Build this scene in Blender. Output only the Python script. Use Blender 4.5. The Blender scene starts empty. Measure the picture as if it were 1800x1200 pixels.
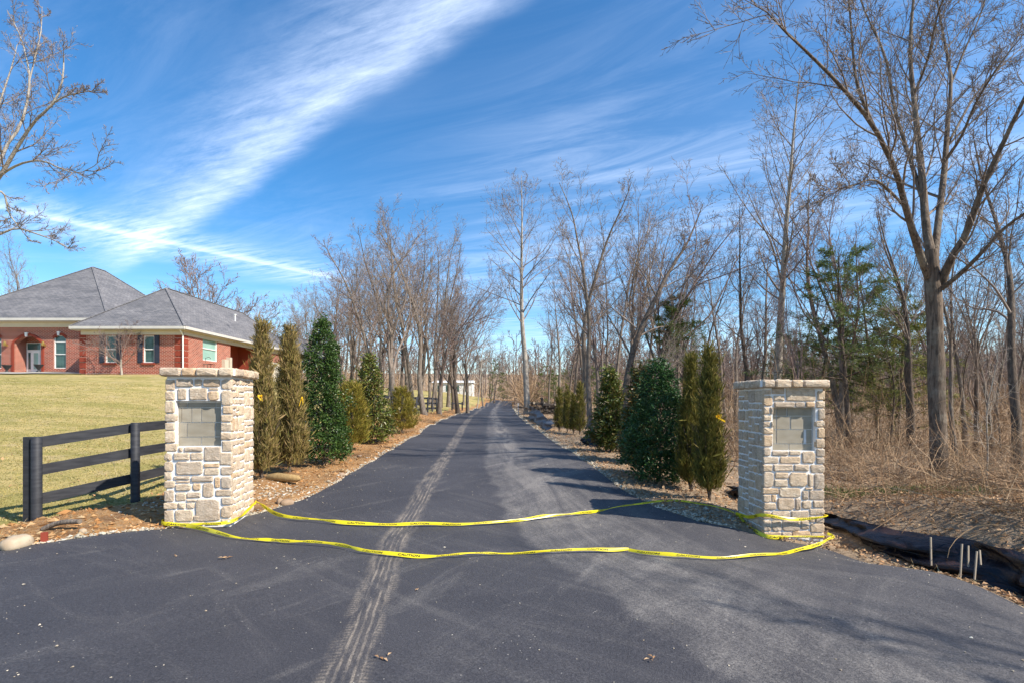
import bpy, math, random
import numpy as np
from mathutils import Vector, Matrix
rad = math.radians
S = bpy.context.scene
COL = S.collection
# ------------------------------------------------------------------ camera, sky, sun, exposure
EYE = 1.59; F = 900.0; HY = 705.0                     # focal length and horizon in the photo's 1800 px frame
cam_d = bpy.data.cameras.new('camera'); cam = bpy.data.objects.new('camera', cam_d); COL.objects.link(cam)
cam.location = (0, 0, EYE); cam.rotation_euler = (rad(90), 0, 0)
cam_d.sensor_width = 36; cam_d.lens = 18.0; cam_d.shift_y = 105 / 1800; cam_d.clip_start = .1; cam_d.clip_end = 3000
S.camera = cam
SUN_EL, SUN_AZ = 41.0, 117.0                          # azimuth clockwise from +Y
sd = Vector((math.sin(rad(SUN_AZ)) * math.cos(rad(SUN_EL)), math.cos(rad(SUN_AZ)) * math.cos(rad(SUN_EL)), math.sin(rad(SUN_EL))))
sl = bpy.data.lights.new('sun', 'SUN'); sl.energy = 4.8; sl.angle = rad(.5); sl.color = (1, .93, .82)
so = bpy.data.objects.new('sun', sl); COL.objects.link(so); so.rotation_euler = (-sd).to_track_quat('-Z', 'Y').to_euler(); so.location = (0, 0, 60)
S.view_settings.view_transform = 'Standard'; S.view_settings.look = 'None'; S.view_settings.gamma = 1
S.view_settings.exposure = .72; S.view_settings.use_curve_mapping = False
S.render.engine = 'CYCLES'
S.cycles.max_bounces = 5; S.cycles.diffuse_bounces = 3; S.cycles.glossy_bounces = 2; S.cycles.transparent_max_bounces = 6

class NT:
    """small node-tree writer"""
    def __init__(s, tree): s.t = tree; s.n = tree.nodes; s.l = tree.links
    def node(s, typ, **kw):
        n = s.n.new(typ)
        for k, v in kw.items(): setattr(n, k, v)
        return n
    def put(s, sock, v):
        if isinstance(v, bpy.types.NodeSocket): s.l.new(v, sock)
        elif v is not None:
            if sock.type == 'RGBA' and len(v) == 3: v = (*v, 1)
            sock.default_value = v
    def math(s, op, a, b=0., c=0., clamp=False):
        n = s.node('ShaderNodeMath', operation=op); n.use_clamp = clamp
        s.put(n.inputs[0], a); s.put(n.inputs[1], b); s.put(n.inputs[2], c); return n.outputs[0]
    def mix(s, f, a, b, blend='MIX'):
        n = s.node('ShaderNodeMix', data_type='RGBA', blend_type=blend)
        s.put(n.inputs[0], f); s.put(n.inputs[6], a); s.put(n.inputs[7], b); return n.outputs[2]
    def ramp(s, f, stops):
        n = s.node('ShaderNodeValToRGB'); e = n.color_ramp.elements
        while len(e) < len(stops): e.new(.5)
        for i, (p, c) in enumerate(stops): e[i].position = p; e[i].color = (*c, 1) if len(c) == 3 else c
        s.put(n.inputs[0], f); return n.outputs[0]
    def step(s, x, a, b):
        n = s.node('ShaderNodeMapRange', interpolation_type='SMOOTHSTEP'); s.put(n.inputs[0], x)
        n.inputs[1].default_value = a; n.inputs[2].default_value = b; return n.outputs[0]
    def noise(s, vec, scale, detail=3., rough=.55, dist=0., col=False):
        n = s.node('ShaderNodeTexNoise'); s.put(n.inputs['Vector'], vec); n.inputs['Scale'].default_value = scale
        n.inputs['Detail'].default_value = detail; n.inputs['Roughness'].default_value = rough; n.inputs['Distortion'].default_value = dist
        return n.outputs[1 if col else 0]
    def mapping(s, vec, scale=(1, 1, 1), rot=(0, 0, 0), loc=(0, 0, 0)):
        n = s.node('ShaderNodeMapping'); s.put(n.inputs[0], vec); n.inputs[1].default_value = loc
        n.inputs[2].default_value = rot; n.inputs[3].default_value = scale; return n.outputs[0]
    def aniso(s, vec, ang, scale): return s.mapping(s.mapping(vec, (1, 1, 1), (0, 0, rad(ang))), scale)
    def xyz(s, x=0., y=0., z=0.):
        n = s.node('ShaderNodeCombineXYZ')
        for i, v in enumerate((x, y, z)): s.put(n.inputs[i], v)
        return n.outputs[0]
    def sep(s, v):
        n = s.node('ShaderNodeSeparateXYZ'); s.put(n.inputs[0], v); return n.outputs

# ---- world: Nishita sky with cirrus on a high cloud plane
W = bpy.data.worlds.new('World'); S.world = W; W.use_nodes = True; W.node_tree.nodes.clear(); w = NT(W.node_tree)
sky = w.node('ShaderNodeTexSky', sky_type='NISHITA'); sky.sun_disc = False
sky.sun_elevation = rad(SUN_EL); sky.sun_rotation = rad(SUN_AZ); sky.altitude = 200; sky.air_density = 1.0; sky.dust_density = .25; sky.ozone_density = 1.9
hs = w.node('ShaderNodeHueSaturation'); hs.inputs['Saturation'].default_value = 1.42; hs.inputs['Value'].default_value = 1.0; w.put(hs.inputs['Color'], sky.outputs[0])
tc = w.node('ShaderNodeTexCoord'); d = w.sep(tc.outputs['Generated'])
zc = w.math('MAXIMUM', d[2], .03)
cx = w.math('DIVIDE', d[0], zc); cy = w.math('DIVIDE', d[1], zc)      # position on the cloud plane
pv = w.xyz(cx, cy, 0.)
warp = w.noise(pv, .9, 4., .6)
wv = w.math('MULTIPLY', w.math('SUBTRACT', warp, .5), .5)
def line_coords(x0, y0, x1, y1):
    L = math.hypot(x1 - x0, y1 - y0); ux, uy = (x1 - x0) / L, (y1 - y0) / L
    dx = w.math('SUBTRACT', cx, x0); dy = w.math('SUBTRACT', cy, y0)
    along = w.math('ADD', w.math('MULTIPLY', dx, ux), w.math('MULTIPLY', dy, uy))
    across = w.math('ADD', w.math('MULTIPLY', dx, -uy), w.math('MULTIPLY', dy, ux))
    return along, across
# broad feathered band
al, ac = line_coords(-.06, 1.24, -2.80, 3.72)
ac2 = w.math('ADD', ac, w.math('MULTIPLY', wv, .55))
fib = w.noise(w.aniso(pv, 24, (1.3, 8.5, 1.)), 2.0, 8., .7, .35)
fib2 = w.noise(w.aniso(pv, 30, (1., 3., 1.)), 4.5, 7., .7, .4)
sharp = w.step(ac2, -.13, .02)                                          # crisp lower-right edge
soft = w.math('SUBTRACT', 1., w.step(ac2, -.02, .42))
band = w.math('MULTIPLY', sharp, soft)
wid = w.math('SUBTRACT', 1., w.step(al, 3.1, 4.6)); band = w.math('MULTIPLY', band, wid)
fibm = w.math('ADD', w.math('MULTIPLY', fib, .75), w.math('MULTIPLY', fib2, .55))
body = w.math('MULTIPLY', w.step(ac2, -.13, .0), w.math('SUBTRACT', 1., w.step(ac2, .0, .24)))
band = w.math('MULTIPLY', band, w.math('ADD', w.step(fibm, .34, 1.1), w.math('MULTIPLY', body, .30)))
# thin contrail
al3, ac3 = line_coords(-2.6, 2.7, -1.5, 4.12)
acn = w.math('ADD', ac3, w.math('MULTIPLY', wv, .07))
tr = w.math('MULTIPLY', w.step(acn, -.15, .0), w.math('SUBTRACT', 1., w.step(acn, .0, .07)))
tr2 = w.math('MULTIPLY', w.step(acn, -.55, -.05), w.math('SUBTRACT', 1., w.step(acn, .0, .7)))
trm = w.math('MULTIPLY', w.step(al3, -.6, .2), w.math('SUBTRACT', 1., w.step(al3, 1.7, 2.2)))
tr = w.math('ADD', w.math('MULTIPLY', tr, .34), w.math('MULTIPLY', w.math('MULTIPLY', tr2, .46), w.step(fib, .3, .7))); tr = w.math('MULTIPLY', tr, trm)
# thin wisps everywhere
wi = w.noise(w.aniso(pv, 28, (.7, 2.8, 1.)), 1.1, 8., .68, .9)
big = w.noise(pv, .38, 2., .5)
side = w.math('ADD', .45, w.math('MULTIPLY', w.math('SUBTRACT', 1., w.step(ac, -1.5, -.1)), .75))
wis = w.math('MULTIPLY', w.math('MULTIPLY', w.step(wi, .34, .84), side), w.step(big, .32, .62))
hz = w.noise(w.mapping(pv, (.5, 1.6, 1.), (0, 0, rad(-10)), (3, 1, 0)), .8, 6., .6, .4)
low = w.math('MULTIPLY', w.math('SUBTRACT', 1., w.step(d[2], .02, .42)), w.math('ADD', .03, w.math('MULTIPLY', w.step(hz, .45, .75), .30)))
m = w.math('ADD', w.math('MULTIPLY', band, .66), w.math('MULTIPLY', wis, .40))
veil = w.math('MULTIPLY', w.math('ADD', .04, w.math('MULTIPLY', w.math('SUBTRACT', 1., w.step(ac, -2.2, -.1)), .11)), w.step(d[2], .15, .5)); m = w.math('ADD', m, veil); m = w.math('ADD', m, w.math('MULTIPLY', tr, 1.0)); m = w.math('ADD', m, low); m = w.math('MINIMUM', m, .86)
m = w.math('MULTIPLY', m, w.step(d[2], -.01, .03))
colr = w.mix(m, hs.outputs[0], (6.0, 6.9, 8.6))
bg = w.node('ShaderNodeBackground'); w.put(bg.inputs[0], colr); bg.inputs[1].default_value = .122
out = w.node('ShaderNodeOutputWorld'); w.l.new(bg.outputs[0], out.inputs[0])

# ------------------------------------------------------------------ helpers
def tag(o, label=None, cat=None, group=None, kind=None):
    if label: o['label'] = label
    if cat: o['category'] = cat
    if group: o['group'] = group
    if kind: o['kind'] = kind
    return o
def link(o, parent=None):
    COL.objects.link(o)
    if parent is not None: o.parent = parent
    return o
def empty(name, loc=(0, 0, 0), rz=0., label=None, cat=None, group=None):
    o = bpy.data.objects.new(name, None); COL.objects.link(o); o.location = loc; o.rotation_euler = (0, 0, rz); o.empty_display_size = .2
    return tag(o, label, cat, group)
def mesh(name, V, Fs, mat=None, smooth=False):
    """V (n,3); Fs: an (m,k) array or a list of them"""
    V = np.asarray(V, dtype=np.float32).reshape(-1, 3)
    if isinstance(Fs, np.ndarray): Fs = [Fs]
    arrs = []
    for f in Fs:
        f = np.asarray(f, dtype=np.int32)
        arrs.append(f if f.ndim == 2 else f.reshape(1, -1))
    me = bpy.data.meshes.new(name); me.vertices.add(len(V)); me.vertices.foreach_set('co', V.ravel())
    loops = np.concatenate([a.ravel() for a in arrs]); cnt = np.concatenate([np.full(len(a), a.shape[1], np.int32) for a in arrs])
    st = np.concatenate([[0], np.cumsum(cnt)[:-1]]).astype(np.int32)
    me.loops.add(len(loops)); me.loops.foreach_set('vertex_index', loops)
    me.polygons.add(len(cnt)); me.polygons.foreach_set('loop_start', st)
    me.polygons.foreach_set('use_smooth', np.full(len(cnt), bool(smooth)))
    me.update(calc_edges=True)
    if mat: me.materials.append(mat)
    return me
def obj(name, me, parent=None, loc=None, rz=0.):
    o = bpy.data.objects.new(name, me); link(o, parent)
    if loc is not None: o.location = loc
    if rz: o.rotation_euler = (0, 0, rz)
    return o
class MB:
    def __init__(s): s.V = []; s.F = {}; s.n = 0
    def add(s, V, Fs):
        V = np.asarray(V, float).reshape(-1, 3)
        for f in (Fs if isinstance(Fs, list) else [Fs]):
            f = np.asarray(f); f = f if f.ndim == 2 else f.reshape(1, -1)
            s.F.setdefault(f.shape[1], []).append(f + s.n)
        s.V.append(V); s.n += len(V); return s
    def box(s, x0, x1, y0, y1, z0, z1):
        V = [(x, y, z) for z in (z0, z1) for y in (y0, y1) for x in (x0, x1)]
        return s.add(V, np.array([(0, 2, 3, 1), (4, 5, 7, 6), (0, 1, 5, 4), (2, 6, 7, 3), (0, 4, 6, 2), (1, 3, 7, 5)]))
    def beam(s, a, b, w_, h_, up=(0, 0, 1)):
        a = np.array(a, float); b = np.array(b, float); t = (b - a) / np.linalg.norm(b - a); up = np.array(up, float)
        r = np.cross(t, up); r /= np.linalg.norm(r); u = np.cross(r, t)
        V = [p + r * sx * w_ / 2 + u * sz * h_ / 2 for p in (a, b) for sz in (-1, 1) for sx in (-1, 1)]
        return s.add(V, np.array([(0, 1, 3, 2), (4, 6, 7, 5), (0, 4, 5, 1), (2, 3, 7, 6), (0, 2, 6, 4), (1, 5, 7, 3)]))
    def tube(s, P, R, k=6, cap=True):
        P = np.asarray(P, float)[None]; R = np.broadcast_to(np.asarray(R, float), (P.shape[1],))[None]
        V, Fq = tubes(P, R, k); s.add(V, Fq); n = P.shape[1]
        if cap: s.add(V[:k], np.arange(k)[::-1][None]); s.add(V[(n - 1) * k:], np.arange(k)[None])
        return s
    def lathe(s, c, prof, k=16):
        a = np.arange(k) * 2 * math.pi / k; V = []
        for r, z in prof: V += [(c[0] + r * math.cos(t), c[1] + r * math.sin(t), c[2] + z) for t in a]
        F_ = [(j * k + i, j * k + (i + 1) % k, (j + 1) * k + (i + 1) % k, (j + 1) * k + i) for j in range(len(prof) - 1) for i in range(k)]
        s.add(V, np.array(F_)); n = len(prof)
        s.add(V[:k], np.arange(k)[::-1][None]); return s.add(V[(n - 1) * k:], np.arange(k)[None])
    def mesh(s, name, mat, smooth=False):
        return mesh(name, np.concatenate(s.V), [np.concatenate(f) for f in s.F.values()], mat, smooth)
    def build(s, name, mat, parent=None, smooth=False, loc=None, rz=0.):
        return obj(name, s.mesh(name, mat, smooth), parent, loc, rz)
def nrm(v): return v / np.maximum(np.linalg.norm(v, axis=-1, keepdims=True), 1e-9)
def tubes(P, R, k):
    """P (B,n,3), R (B,n) -> verts and quad faces of B open tubes"""
    B, n, _ = P.shape
    T = np.empty_like(P); T[:, 1:-1] = P[:, 2:] - P[:, :-2]; T[:, 0] = P[:, 1] - P[:, 0]; T[:, -1] = P[:, -1] - P[:, -2]; T = nrm(T)
    main = nrm(P[:, -1] - P[:, 0]); ref = np.where(np.abs(main[:, 2:3]) > .8, np.array([[1., .1, 0]]), np.array([[0, 0, 1.]]))
    U = nrm(np.cross(T, ref[:, None, :])); Wv = np.cross(T, U)
    if k == 2:       # finest twigs: one narrow strip each, turned at random about its axis
        an = (np.arange(B) * 2.399)[:, None, None]; U = (U * np.cos(an) + Wv * np.sin(an)) * R[..., None] * 1.15; V = np.stack([P - U, P + U], 2)
        seg = (np.arange(n - 1) * 2)[:, None] + np.array([[0, 1, 3, 2]]); return V.reshape(-1, 3), ((np.arange(B) * n * 2)[:, None, None] + seg[None]).reshape(-1, 4)
    a = np.arange(k) * 2 * math.pi / k
    V = P[:, :, None, :] + R[:, :, None, None] * (U[:, :, None, :] * np.cos(a)[None, None, :, None] + Wv[:, :, None, :] * np.sin(a)[None, None, :, None])
    i = np.arange(k); q = np.stack([i, (i + 1) % k, (i + 1) % k + k, i + k], 1)
    seg = (np.arange(n - 1) * k)[:, None, None] + q[None]
    Fq = (np.arange(B) * n * k)[:, None, None, None] + seg[None]
    return V.reshape(-1, 3), Fq.reshape(-1, 4)
def vnoise(x, y, seed=0):
    """smooth 2-d value noise in -1..1"""
    xi = np.floor(x).astype(np.int64); yi = np.floor(y).astype(np.int64); xf = x - xi; yf = y - yi
    def h(a, b):
        n = (a * 374761393 + b * 668265263 + seed * 974634777) & 0xffffffff
        n = ((n ^ (n >> 13)) * 1274126177) & 0xffffffff
        return ((n ^ (n >> 16)) & 0xffff) / 32767.5 - 1
    u = xf * xf * (3 - 2 * xf); v = yf * yf * (3 - 2 * yf)
    return (h(xi, yi) * (1 - u) + h(xi + 1, yi) * u) * (1 - v) + (h(xi, yi + 1) * (1 - u) + h(xi + 1, yi + 1) * u) * v
def fbm(x, y, o=4, seed=0):
    r = 0; a = 1; t = 0
    for i in range(o): r = r + a * vnoise(x * 2 ** i, y * 2 ** i, seed + i); t += a; a *= .55
    return r / t

# ------------------------------------------------------------------ materials
def material(name, rough=.8, spec=.3):
    m = bpy.data.materials.new(name); m.use_nodes = True; t = NT(m.node_tree); b = m.node_tree.nodes['Principled BSDF']
    b.inputs['Roughness'].default_value = rough; b.inputs['Specular IOR Level'].default_value = spec
    return m, t, b
def bump(t, b, h, strength=.5, dist=.02):
    n = t.node('ShaderNodeBump'); n.inputs['Strength'].default_value = strength; n.inputs['Distance'].default_value = dist
    t.put(n.inputs['Height'], h); t.l.new(n.outputs[0], b.inputs['Normal'])
def coords(t, kind='Object'): return t.node('ShaderNodeTexCoord').outputs[kind]
def pos(t): return t.node('ShaderNodeNewGeometry').outputs['Position']
def simple(name, c1, c2=None, scale=6., rough=.7, spec=.3, bmp=0., stretch=(1, 1, 1), metal=0.):
    m, t, b = material(name, rough, spec)
    c = coords(t); v = t.mapping(c, stretch); n = t.noise(v, scale, 5., .6)
    t.put(b.inputs['Base Color'], t.mix(t.step(n, .3, .7), c1, c2 or tuple(x * .75 for x in c1)))
    b.inputs['Metallic'].default_value = metal
    if bmp: bump(t, b, n, bmp, .01)
    return m
def leafy(name, cols, rough=.5, spec=.35, trans=.25):
    """foliage: colour varies from leaf to leaf"""
    m, t, b = material(name, rough, spec); g = t.node('ShaderNodeNewGeometry')
    c = t.ramp(g.outputs['Random Per Island'], [(i / max(1, len(cols) - 1), x) for i, x in enumerate(cols)])
    big = t.noise(coords(t), 1.6, 3.)
    c = t.mix(1., c, t.ramp(big, [(.3, (.72, .76, .72)), (.7, (1.25, 1.2, 1.1))]), 'MULTIPLY')
    t.put(b.inputs['Base Color'], c)
    if trans:
        tr = t.node('ShaderNodeBsdfTranslucent'); t.put(tr.inputs[0], c); mx = t.node('ShaderNodeMixShader'); mx.inputs[0].default_value = trans
        o = [n for n in t.n if n.type == 'OUTPUT_MATERIAL'][0]
        t.l.new(b.outputs[0], mx.inputs[1]); t.l.new(tr.outputs[0], mx.inputs[2]); t.l.new(mx.outputs[0], o.inputs[0])
    return m
def bark(name, c1, c2, c3, patch=.5):
    m, t, b = material(name, .9, .15); c = coords(t)
    fur = t.noise(t.mapping(c, (9, 9, 1.3)), 2.2, 5., .7, .4); lich = t.noise(c, 2.3, 4., .6)
    col = t.mix(t.step(fur, .35, .65), c1, c2); col = t.mix(t.math('MULTIPLY', t.step(lich, .5, .7), patch), col, c3)
    t.put(b.inputs['Base Color'], col); bump(t, b, fur, .9, .03); return m
M = {}
M['bark'] = bark('grey_brown_bark', (.115, .09, .072), (.25, .205, .165), (.33, .305, .26))
M['bark_big'] = bark('furrowed_bark', (.085, .065, .05), (.215, .165, .125), (.33, .30, .24), .5)
M['bark_pale'] = bark('pale_bark', (.27, .235, .195), (.44, .39, .33), (.52, .49, .43), .6)
M['bark_dark'] = bark('dark_bark', (.07, .055, .045), (.17, .13, .10), (.25, .22, .18), .35)
M['twig'] = simple('twig_bark', (.19, .148, .12), (.28, .225, .185), 1.2, .85, .15)
M['twig_pale'] = simple('pale_twig_bark', (.42, .35, .28), (.52, .45, .37), 1.2, .85, .15)
M['twig_red'] = simple('reddish_twig_bark', (.19, .13, .11), (.26, .195, .17), 1.2, .85, .15)
M['board'] = simple('black_stained_wood', (.018, .019, .024), (.040, .041, .047), 3., .62, .35, .35, (1, 1, 8))
M['white'] = simple('white_paint', (.78, .77, .74), (.70, .69, .66), 3., .5, .4)
M['trim'] = simple('off_white_trim_paint', (.58, .55, .50), (.52, .49, .45), 3., .5, .4)
M['cream'] = simple('cream_paint', (.62, .56, .45), (.56, .50, .40), 1., .6, .3)
M['shutter'] = simple('dark_blue_shutter_paint', (.022, .026, .045), (.03, .035, .055), 3., .5, .4)
M['metal_dark'] = simple('dark_iron', (.02, .02, .022), (.03, .03, .03), 3., .5, .4)
M['brass'] = simple('aged_brass', (.45, .32, .10), (.35, .25, .08), 3., .4, .5, metal=.7)
M['concrete'] = simple('pale_concrete', (.42, .39, .34), (.34, .32, .28), 2., .9, .2)
M['stake'] = simple('weathered_stake', (.40, .33, .25), (.30, .25, .19), 4., .85, .2, .3, (1, 1, .3))
M['burlap'] = simple('burlap', (.38, .26, .12), (.28, .18, .08), 30., .95, .1, .8)
M['rock'] = simple('pale_rock', (.36, .27, .18), (.46, .38, .28), 5., .9, .2, .7)
M['brownrock'] = simple('brown_rock', (.28, .19, .12), (.38, .28, .2), 5., .9, .2, .7)
M['flagging'] = simple('yellow_flagging', (.85, .55, .02), (.75, .42, .01), 12., .4, .5)
M['plate'] = simple('beige_plastic', (.55, .48, .38), (.5, .44, .35), 2., .5, .4)

def glass_mat(name, c1, c2):
    m, t, b = material(name, .06, .6); c = coords(t)
    n = t.noise(t.mapping(c, (.8, .8, 3.)), 1.3, 3.); cur = t.noise(t.mapping(c, (14, 14, .4)), 1., 2.)
    t.put(b.inputs['Base Color'], t.mix(t.step(n, .35, .65), t.mix(cur, c1, c2), c2)); return m
M['glass'] = glass_mat('window_glass', (.02, .05, .05), (.06, .12, .11))
M['glass_pale'] = glass_mat('pale_window_glass', (.20, .36, .31), (.30, .46, .40))

# brick: two separate directions handled with UVs in metres
m, t, b = material('red_brick', .85, .2); uv = coords(t, 'UV')
br = t.node('ShaderNodeTexBrick'); t.put(br.inputs['Vector'], uv); br.inputs['Scale'].default_value = 1
br.inputs['Color1'].default_value = (.34, .06, .032, 1); br.inputs['Color2'].default_value = (.19, .032, .02, 1); br.inputs['Mortar'].default_value = (.52, .36, .28, 1)
br.inputs['Mortar Size'].default_value = .013; br.inputs['Brick Width'].default_value = .24; br.inputs['Row Height'].default_value = .088; br.inputs['Bias'].default_value = -.1
n = t.noise(uv, .8, 4.); t.put(b.inputs['Base Color'], t.mix(1., br.outputs[0], t.ramp(n, [(.3, (.85, .85, .85)), (.7, (1.15, 1.12, 1.1))]), 'MULTIPLY'))
bump(t, b, t.math('SUBTRACT', 1., br.outputs[1]), .5, .006); M['brick'] = m
m, t, b = material('brick_trim', .85, .2); n = t.noise(coords(t), 9., 4.)
t.put(b.inputs['Base Color'], t.mix(n, (.30, .06, .035), (.21, .04, .024))); M['brick_trim'] = m
# roof shingles
m, t, b = material('grey_shingle', .9, .2); uv = coords(t, 'UV')
br = t.node('ShaderNodeTexBrick'); t.put(br.inputs['Vector'], uv); br.inputs['Scale'].default_value = 1
br.inputs['Color1'].default_value = (.135, .135, .145, 1); br.inputs['Color2'].default_value = (.20, .195, .20, 1); br.inputs['Mortar'].default_value = (.09, .09, .095, 1)
br.inputs['Mortar Size'].default_value = .012; br.inputs['Brick Width'].default_value = .33; br.inputs['Row Height'].default_value = .14; br.inputs['Bias'].default_value = 0
n = t.noise(t.mapping(uv, (.5, 1.6, 1)), .7, 4.); n2 = t.noise(t.mapping(uv, (2., 7., 1)), 1.5, 3.)
c = t.mix(1., br.outputs[0], t.ramp(n, [(.3, (.8, .8, .82)), (.7, (1.25, 1.22, 1.2))]), 'MULTIPLY')
c = t.mix(1., c, t.ramp(n2, [(.3, (.85, .85, .85)), (.7, (1.15, 1.15, 1.15))]), 'MULTIPLY')
t.put(b.inputs['Base Color'], c); bump(t, b, t.math('SUBTRACT', 1., br.outputs[1]), .6, .012); M['roof'] = m

# pillar stone / mortar / blocks
def stone_mat(name, base, dark, pale):
    m, t, b = material(name, .88, .2); c = pos(t); oi = t.node('ShaderNodeObjectInfo')
    n1 = t.noise(c, 14., 5., .65); n2 = t.noise(c, 60., 4., .65); n3 = t.noise(t.mapping(c, (1, 1, 3.), (0, rad(35), rad(20))), 22., 4., .7, 1.)
    col = t.mix(t.step(n1, .35, .7), base, dark); col = t.mix(t.math('MULTIPLY', t.step(n3, .52, .7), .75), col, pale)
    tint = t.ramp(oi.outputs['Random'], [(0, (1.08, 1.0, .90)), (.3, (.88, .87, .88)), (.55, (1.03, 1.0, .97)), (.8, (1.1, 1.07, 1.02)), (.93, (1.08, .92, .74)), (1, (.85, .84, .85))])
    col = t.mix(1., col, tint, 'MULTIPLY'); t.put(b.inputs['Base Color'], col)
    h = t.math('ADD', t.math('MULTIPLY', n1, .6), t.math('ADD', t.math('MULTIPLY', n3, .7), t.math('MULTIPLY', n2, .3)))
    bump(t, b, h, .85, .02); return m
M['stone'] = stone_mat('tan_limestone', (.60, .49, .37), (.44, .34, .24), (.76, .69, .58))
m, t, b = material('white_mortar', .95, .1); c = pos(t); n = t.noise(c, 40., 5., .7); n1 = t.noise(c, 5., 4.)
t.put(b.inputs['Base Color'], t.mix(t.step(n1, .3, .7), (.87, .85, .82), (.78, .76, .73))); bump(t, b, n, .7, .01); M['mortar'] = m
m, t, b = material('grey_block', .95, .1); c = pos(t); n = t.noise(c, 90., 4., .7); n1 = t.noise(t.mapping(c, (1, 1, 2)), 6., 4.); oi = t.node('ShaderNodeObjectInfo')
cc = t.mix(t.step(n1, .3, .75), (.31, .27, .205), (.38, .34, .27)); cc = t.mix(1., cc, t.ramp(oi.outputs['Random'], [(0, (.88, .88, .88)), (1, (1.1, 1.1, 1.1))]), 'MULTIPLY')
t.put(b.inputs['Base Color'], cc); bump(t, b, n, .5, .006); M['block'] = m

# ------------------------------------------------------------------ terrain
RZ = [(-40, 0), (0, 0), (6.5, .0), (9.3, .13), (14.7, .19), (19.6, .25), (27, .36), (40, .46), (60, .50), (76, .44), (90, .62), (118, 1.45), (140, 1.95), (175, 2.3)]
EL = [(-14, -16), (2, -13), (4.0, -8.0), (5.36, -5.45), (6.0, -4.75), (6.25, -4.4), (6.5, -3.95), (7.2, -3.5), (7.9, -3.25), (9.3, -3.13), (14.7, -3.43), (19.6, -3.68), (27, -4.08), (40, -4.53), (76, -4.8), (100, -4.9), (118, -5.0), (135, -4.0)]
ER = [(-14, 9), (0, 6.4), (3, 5.2), (4.5, 4.6), (5.05, 4.4), (5.75, 4.2), (6.45, 3.97), (6.5, 3.3), (6.8, 2.98), (7.06, 2.6), (7.9, 2.21), (9.3, 1.86), (14.7, 1.57), (19.6, 1.31), (27, .9), (40, .45), (76, .17), (100, .0), (118, .0), (135, 3.0)]
def I(tab, y): return np.interp(y, [a for a, b_ in tab], [b_ for a, b_ in tab])
ctrl = []
for y in (-14, -6, 0, 3, 5, 6.5, 8, 9.3, 12, 15, 20, 27, 34, 40, 50, 60, 76, 90, 104, 118, 135):
    l, r, z = float(I(EL, y)), float(I(ER, y)), float(I(RZ, y)); l = max(l, -12); tilt = .17 if y < 6.8 else max(0, .17 * (1 - (y - 6.8) / 4))
    ctrl += [(l, y, z), (min((l + r) / 2, 0) if y < 5 else (l + r) / 2, y, z - tilt * .3), (r, y, z - tilt)]
ctrl += [(-4.3, 6.8, .03), (3.6, 7.0, -.15), (-5.6, 6.9, .08), (-6.5, 7.0, -.07), (-5.8, 7.9, .05), (-4.5, 9.3, .17), (-4.3, 8.2, .1), (-4.2, 11.4, .22), (-4.4, 14, .29), (-4.8, 17, .37), (-4.8, 22, .42),
  (-6.3, 12, .22), (-6.3, 18, .5), (-6.3, 25, .78), (-6.3, 35, .68), (-6.4, 47, .6), (-5.6, 60, .6), (-9, 7, .1), (-14, 6, .15), (-20, 8, .5), (-10, 12, .5), (-15, 15, 1.0), (-25, 18, 1.6), (-40, 20, 2.0),
  (-12, 24, 1.35), (-12, 33, 2.0), (-20, 26, 2.3), (-30, 27, 2.75), (-21.8, 34, 3.38), (-25, 34, 3.40), (-28.7, 34, 3.42), (-29, 31.5, 3.25), (-36, 31.5, 3.3), (-36, 36.5, 3.62), (-29, 36.5, 3.6), (-46, 36.5, 3.6), (-46, 31, 3.3), (-70, 34, 3.6),
  (-21.8, 44, 3.4), (-21, 51, 3.3), (-15, 45, 2.6), (-10, 47, 1.5), (-8, 60, .95), (-10, 80, 1.7), (-10, 100, 2.7), (-14, 130, 3.85), (-40, 90, 4.5), (-40, 130, 5.5), (-90, 100, 6), (-60, 170, 8),
  (3.1, 8.0, .03), (2.9, 9.6, .07), (2.8, 14, .2), (2.4, 21, .27), (1.3, 40, .62), (2.2, 60, .8), (3.3, 9, -.02), (5, 9, -.18), (6, 12, -.1), (5, 20, .1), (5, 30, .25), (10, 12, -.28), (9, 9, -.12), (16, 9, -.3), (15, 18, -.1), (25, 25, 0),
  (30, 12, -.3), (12, 40, .3), (10, 70, .9), (30, 60, .4), (60, 40, 0), (60, 90, .8), (12, 110, 1.9), (12, 0, -.1), (25, 0, -.2), (9, 4, .0), (8, -8, -.1), (25, -20, -.2),
  (0, 160, 3.4), (40, 160, 3.2), (120, 160, 3), (120, 60, 0), (-20, 160, 4.6), (0, 230, 12), (-120, 230, 15), (120, 230, 11), (-250, 250, 16), (250, 250, 12), (-150, 60, 5), (220, 60, 0), (-60, 0, 1.2), (-40, -30, .6), (60, -20, 0),
  # ditch under the black silt sheet
  (4.66, 7.7, -.26), (4.5, 6.5, -.28), (4.66, 6.07, -.30), (4.78, 5.5, -.31), (4.95, 4.93, -.33), (5.3, 4.0, -.34), (6.0, 2.8, -.33),
  (5.15, 7.9, -.05), (5.1, 6.8, -.02), (5.25, 6.1, .0), (5.4, 5.5, .03), (5.6, 4.9, .06), (6.0, 4.0, .06), (6.8, 3.0, .05)]
C_ = np.array(ctrl); _, ui = np.unique(np.round(C_[:, :2], 2), axis=0, return_index=True); C_ = C_[np.sort(ui)]
def kern(r2): return np.sqrt(r2 + .36)
A_ = kern(((C_[:, None, :2] - C_[None, :, :2]) ** 2).sum(-1)); nC = len(C_)
A2 = np.zeros((nC + 3, nC + 3)); A2[:nC, :nC] = A_ + np.eye(nC) * -.004; A2[:nC, nC] = 1; A2[:nC, nC + 1:] = C_[:, :2]; A2[nC, :nC] = 1; A2[nC + 1:, :nC] = C_[:, :2].T
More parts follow.
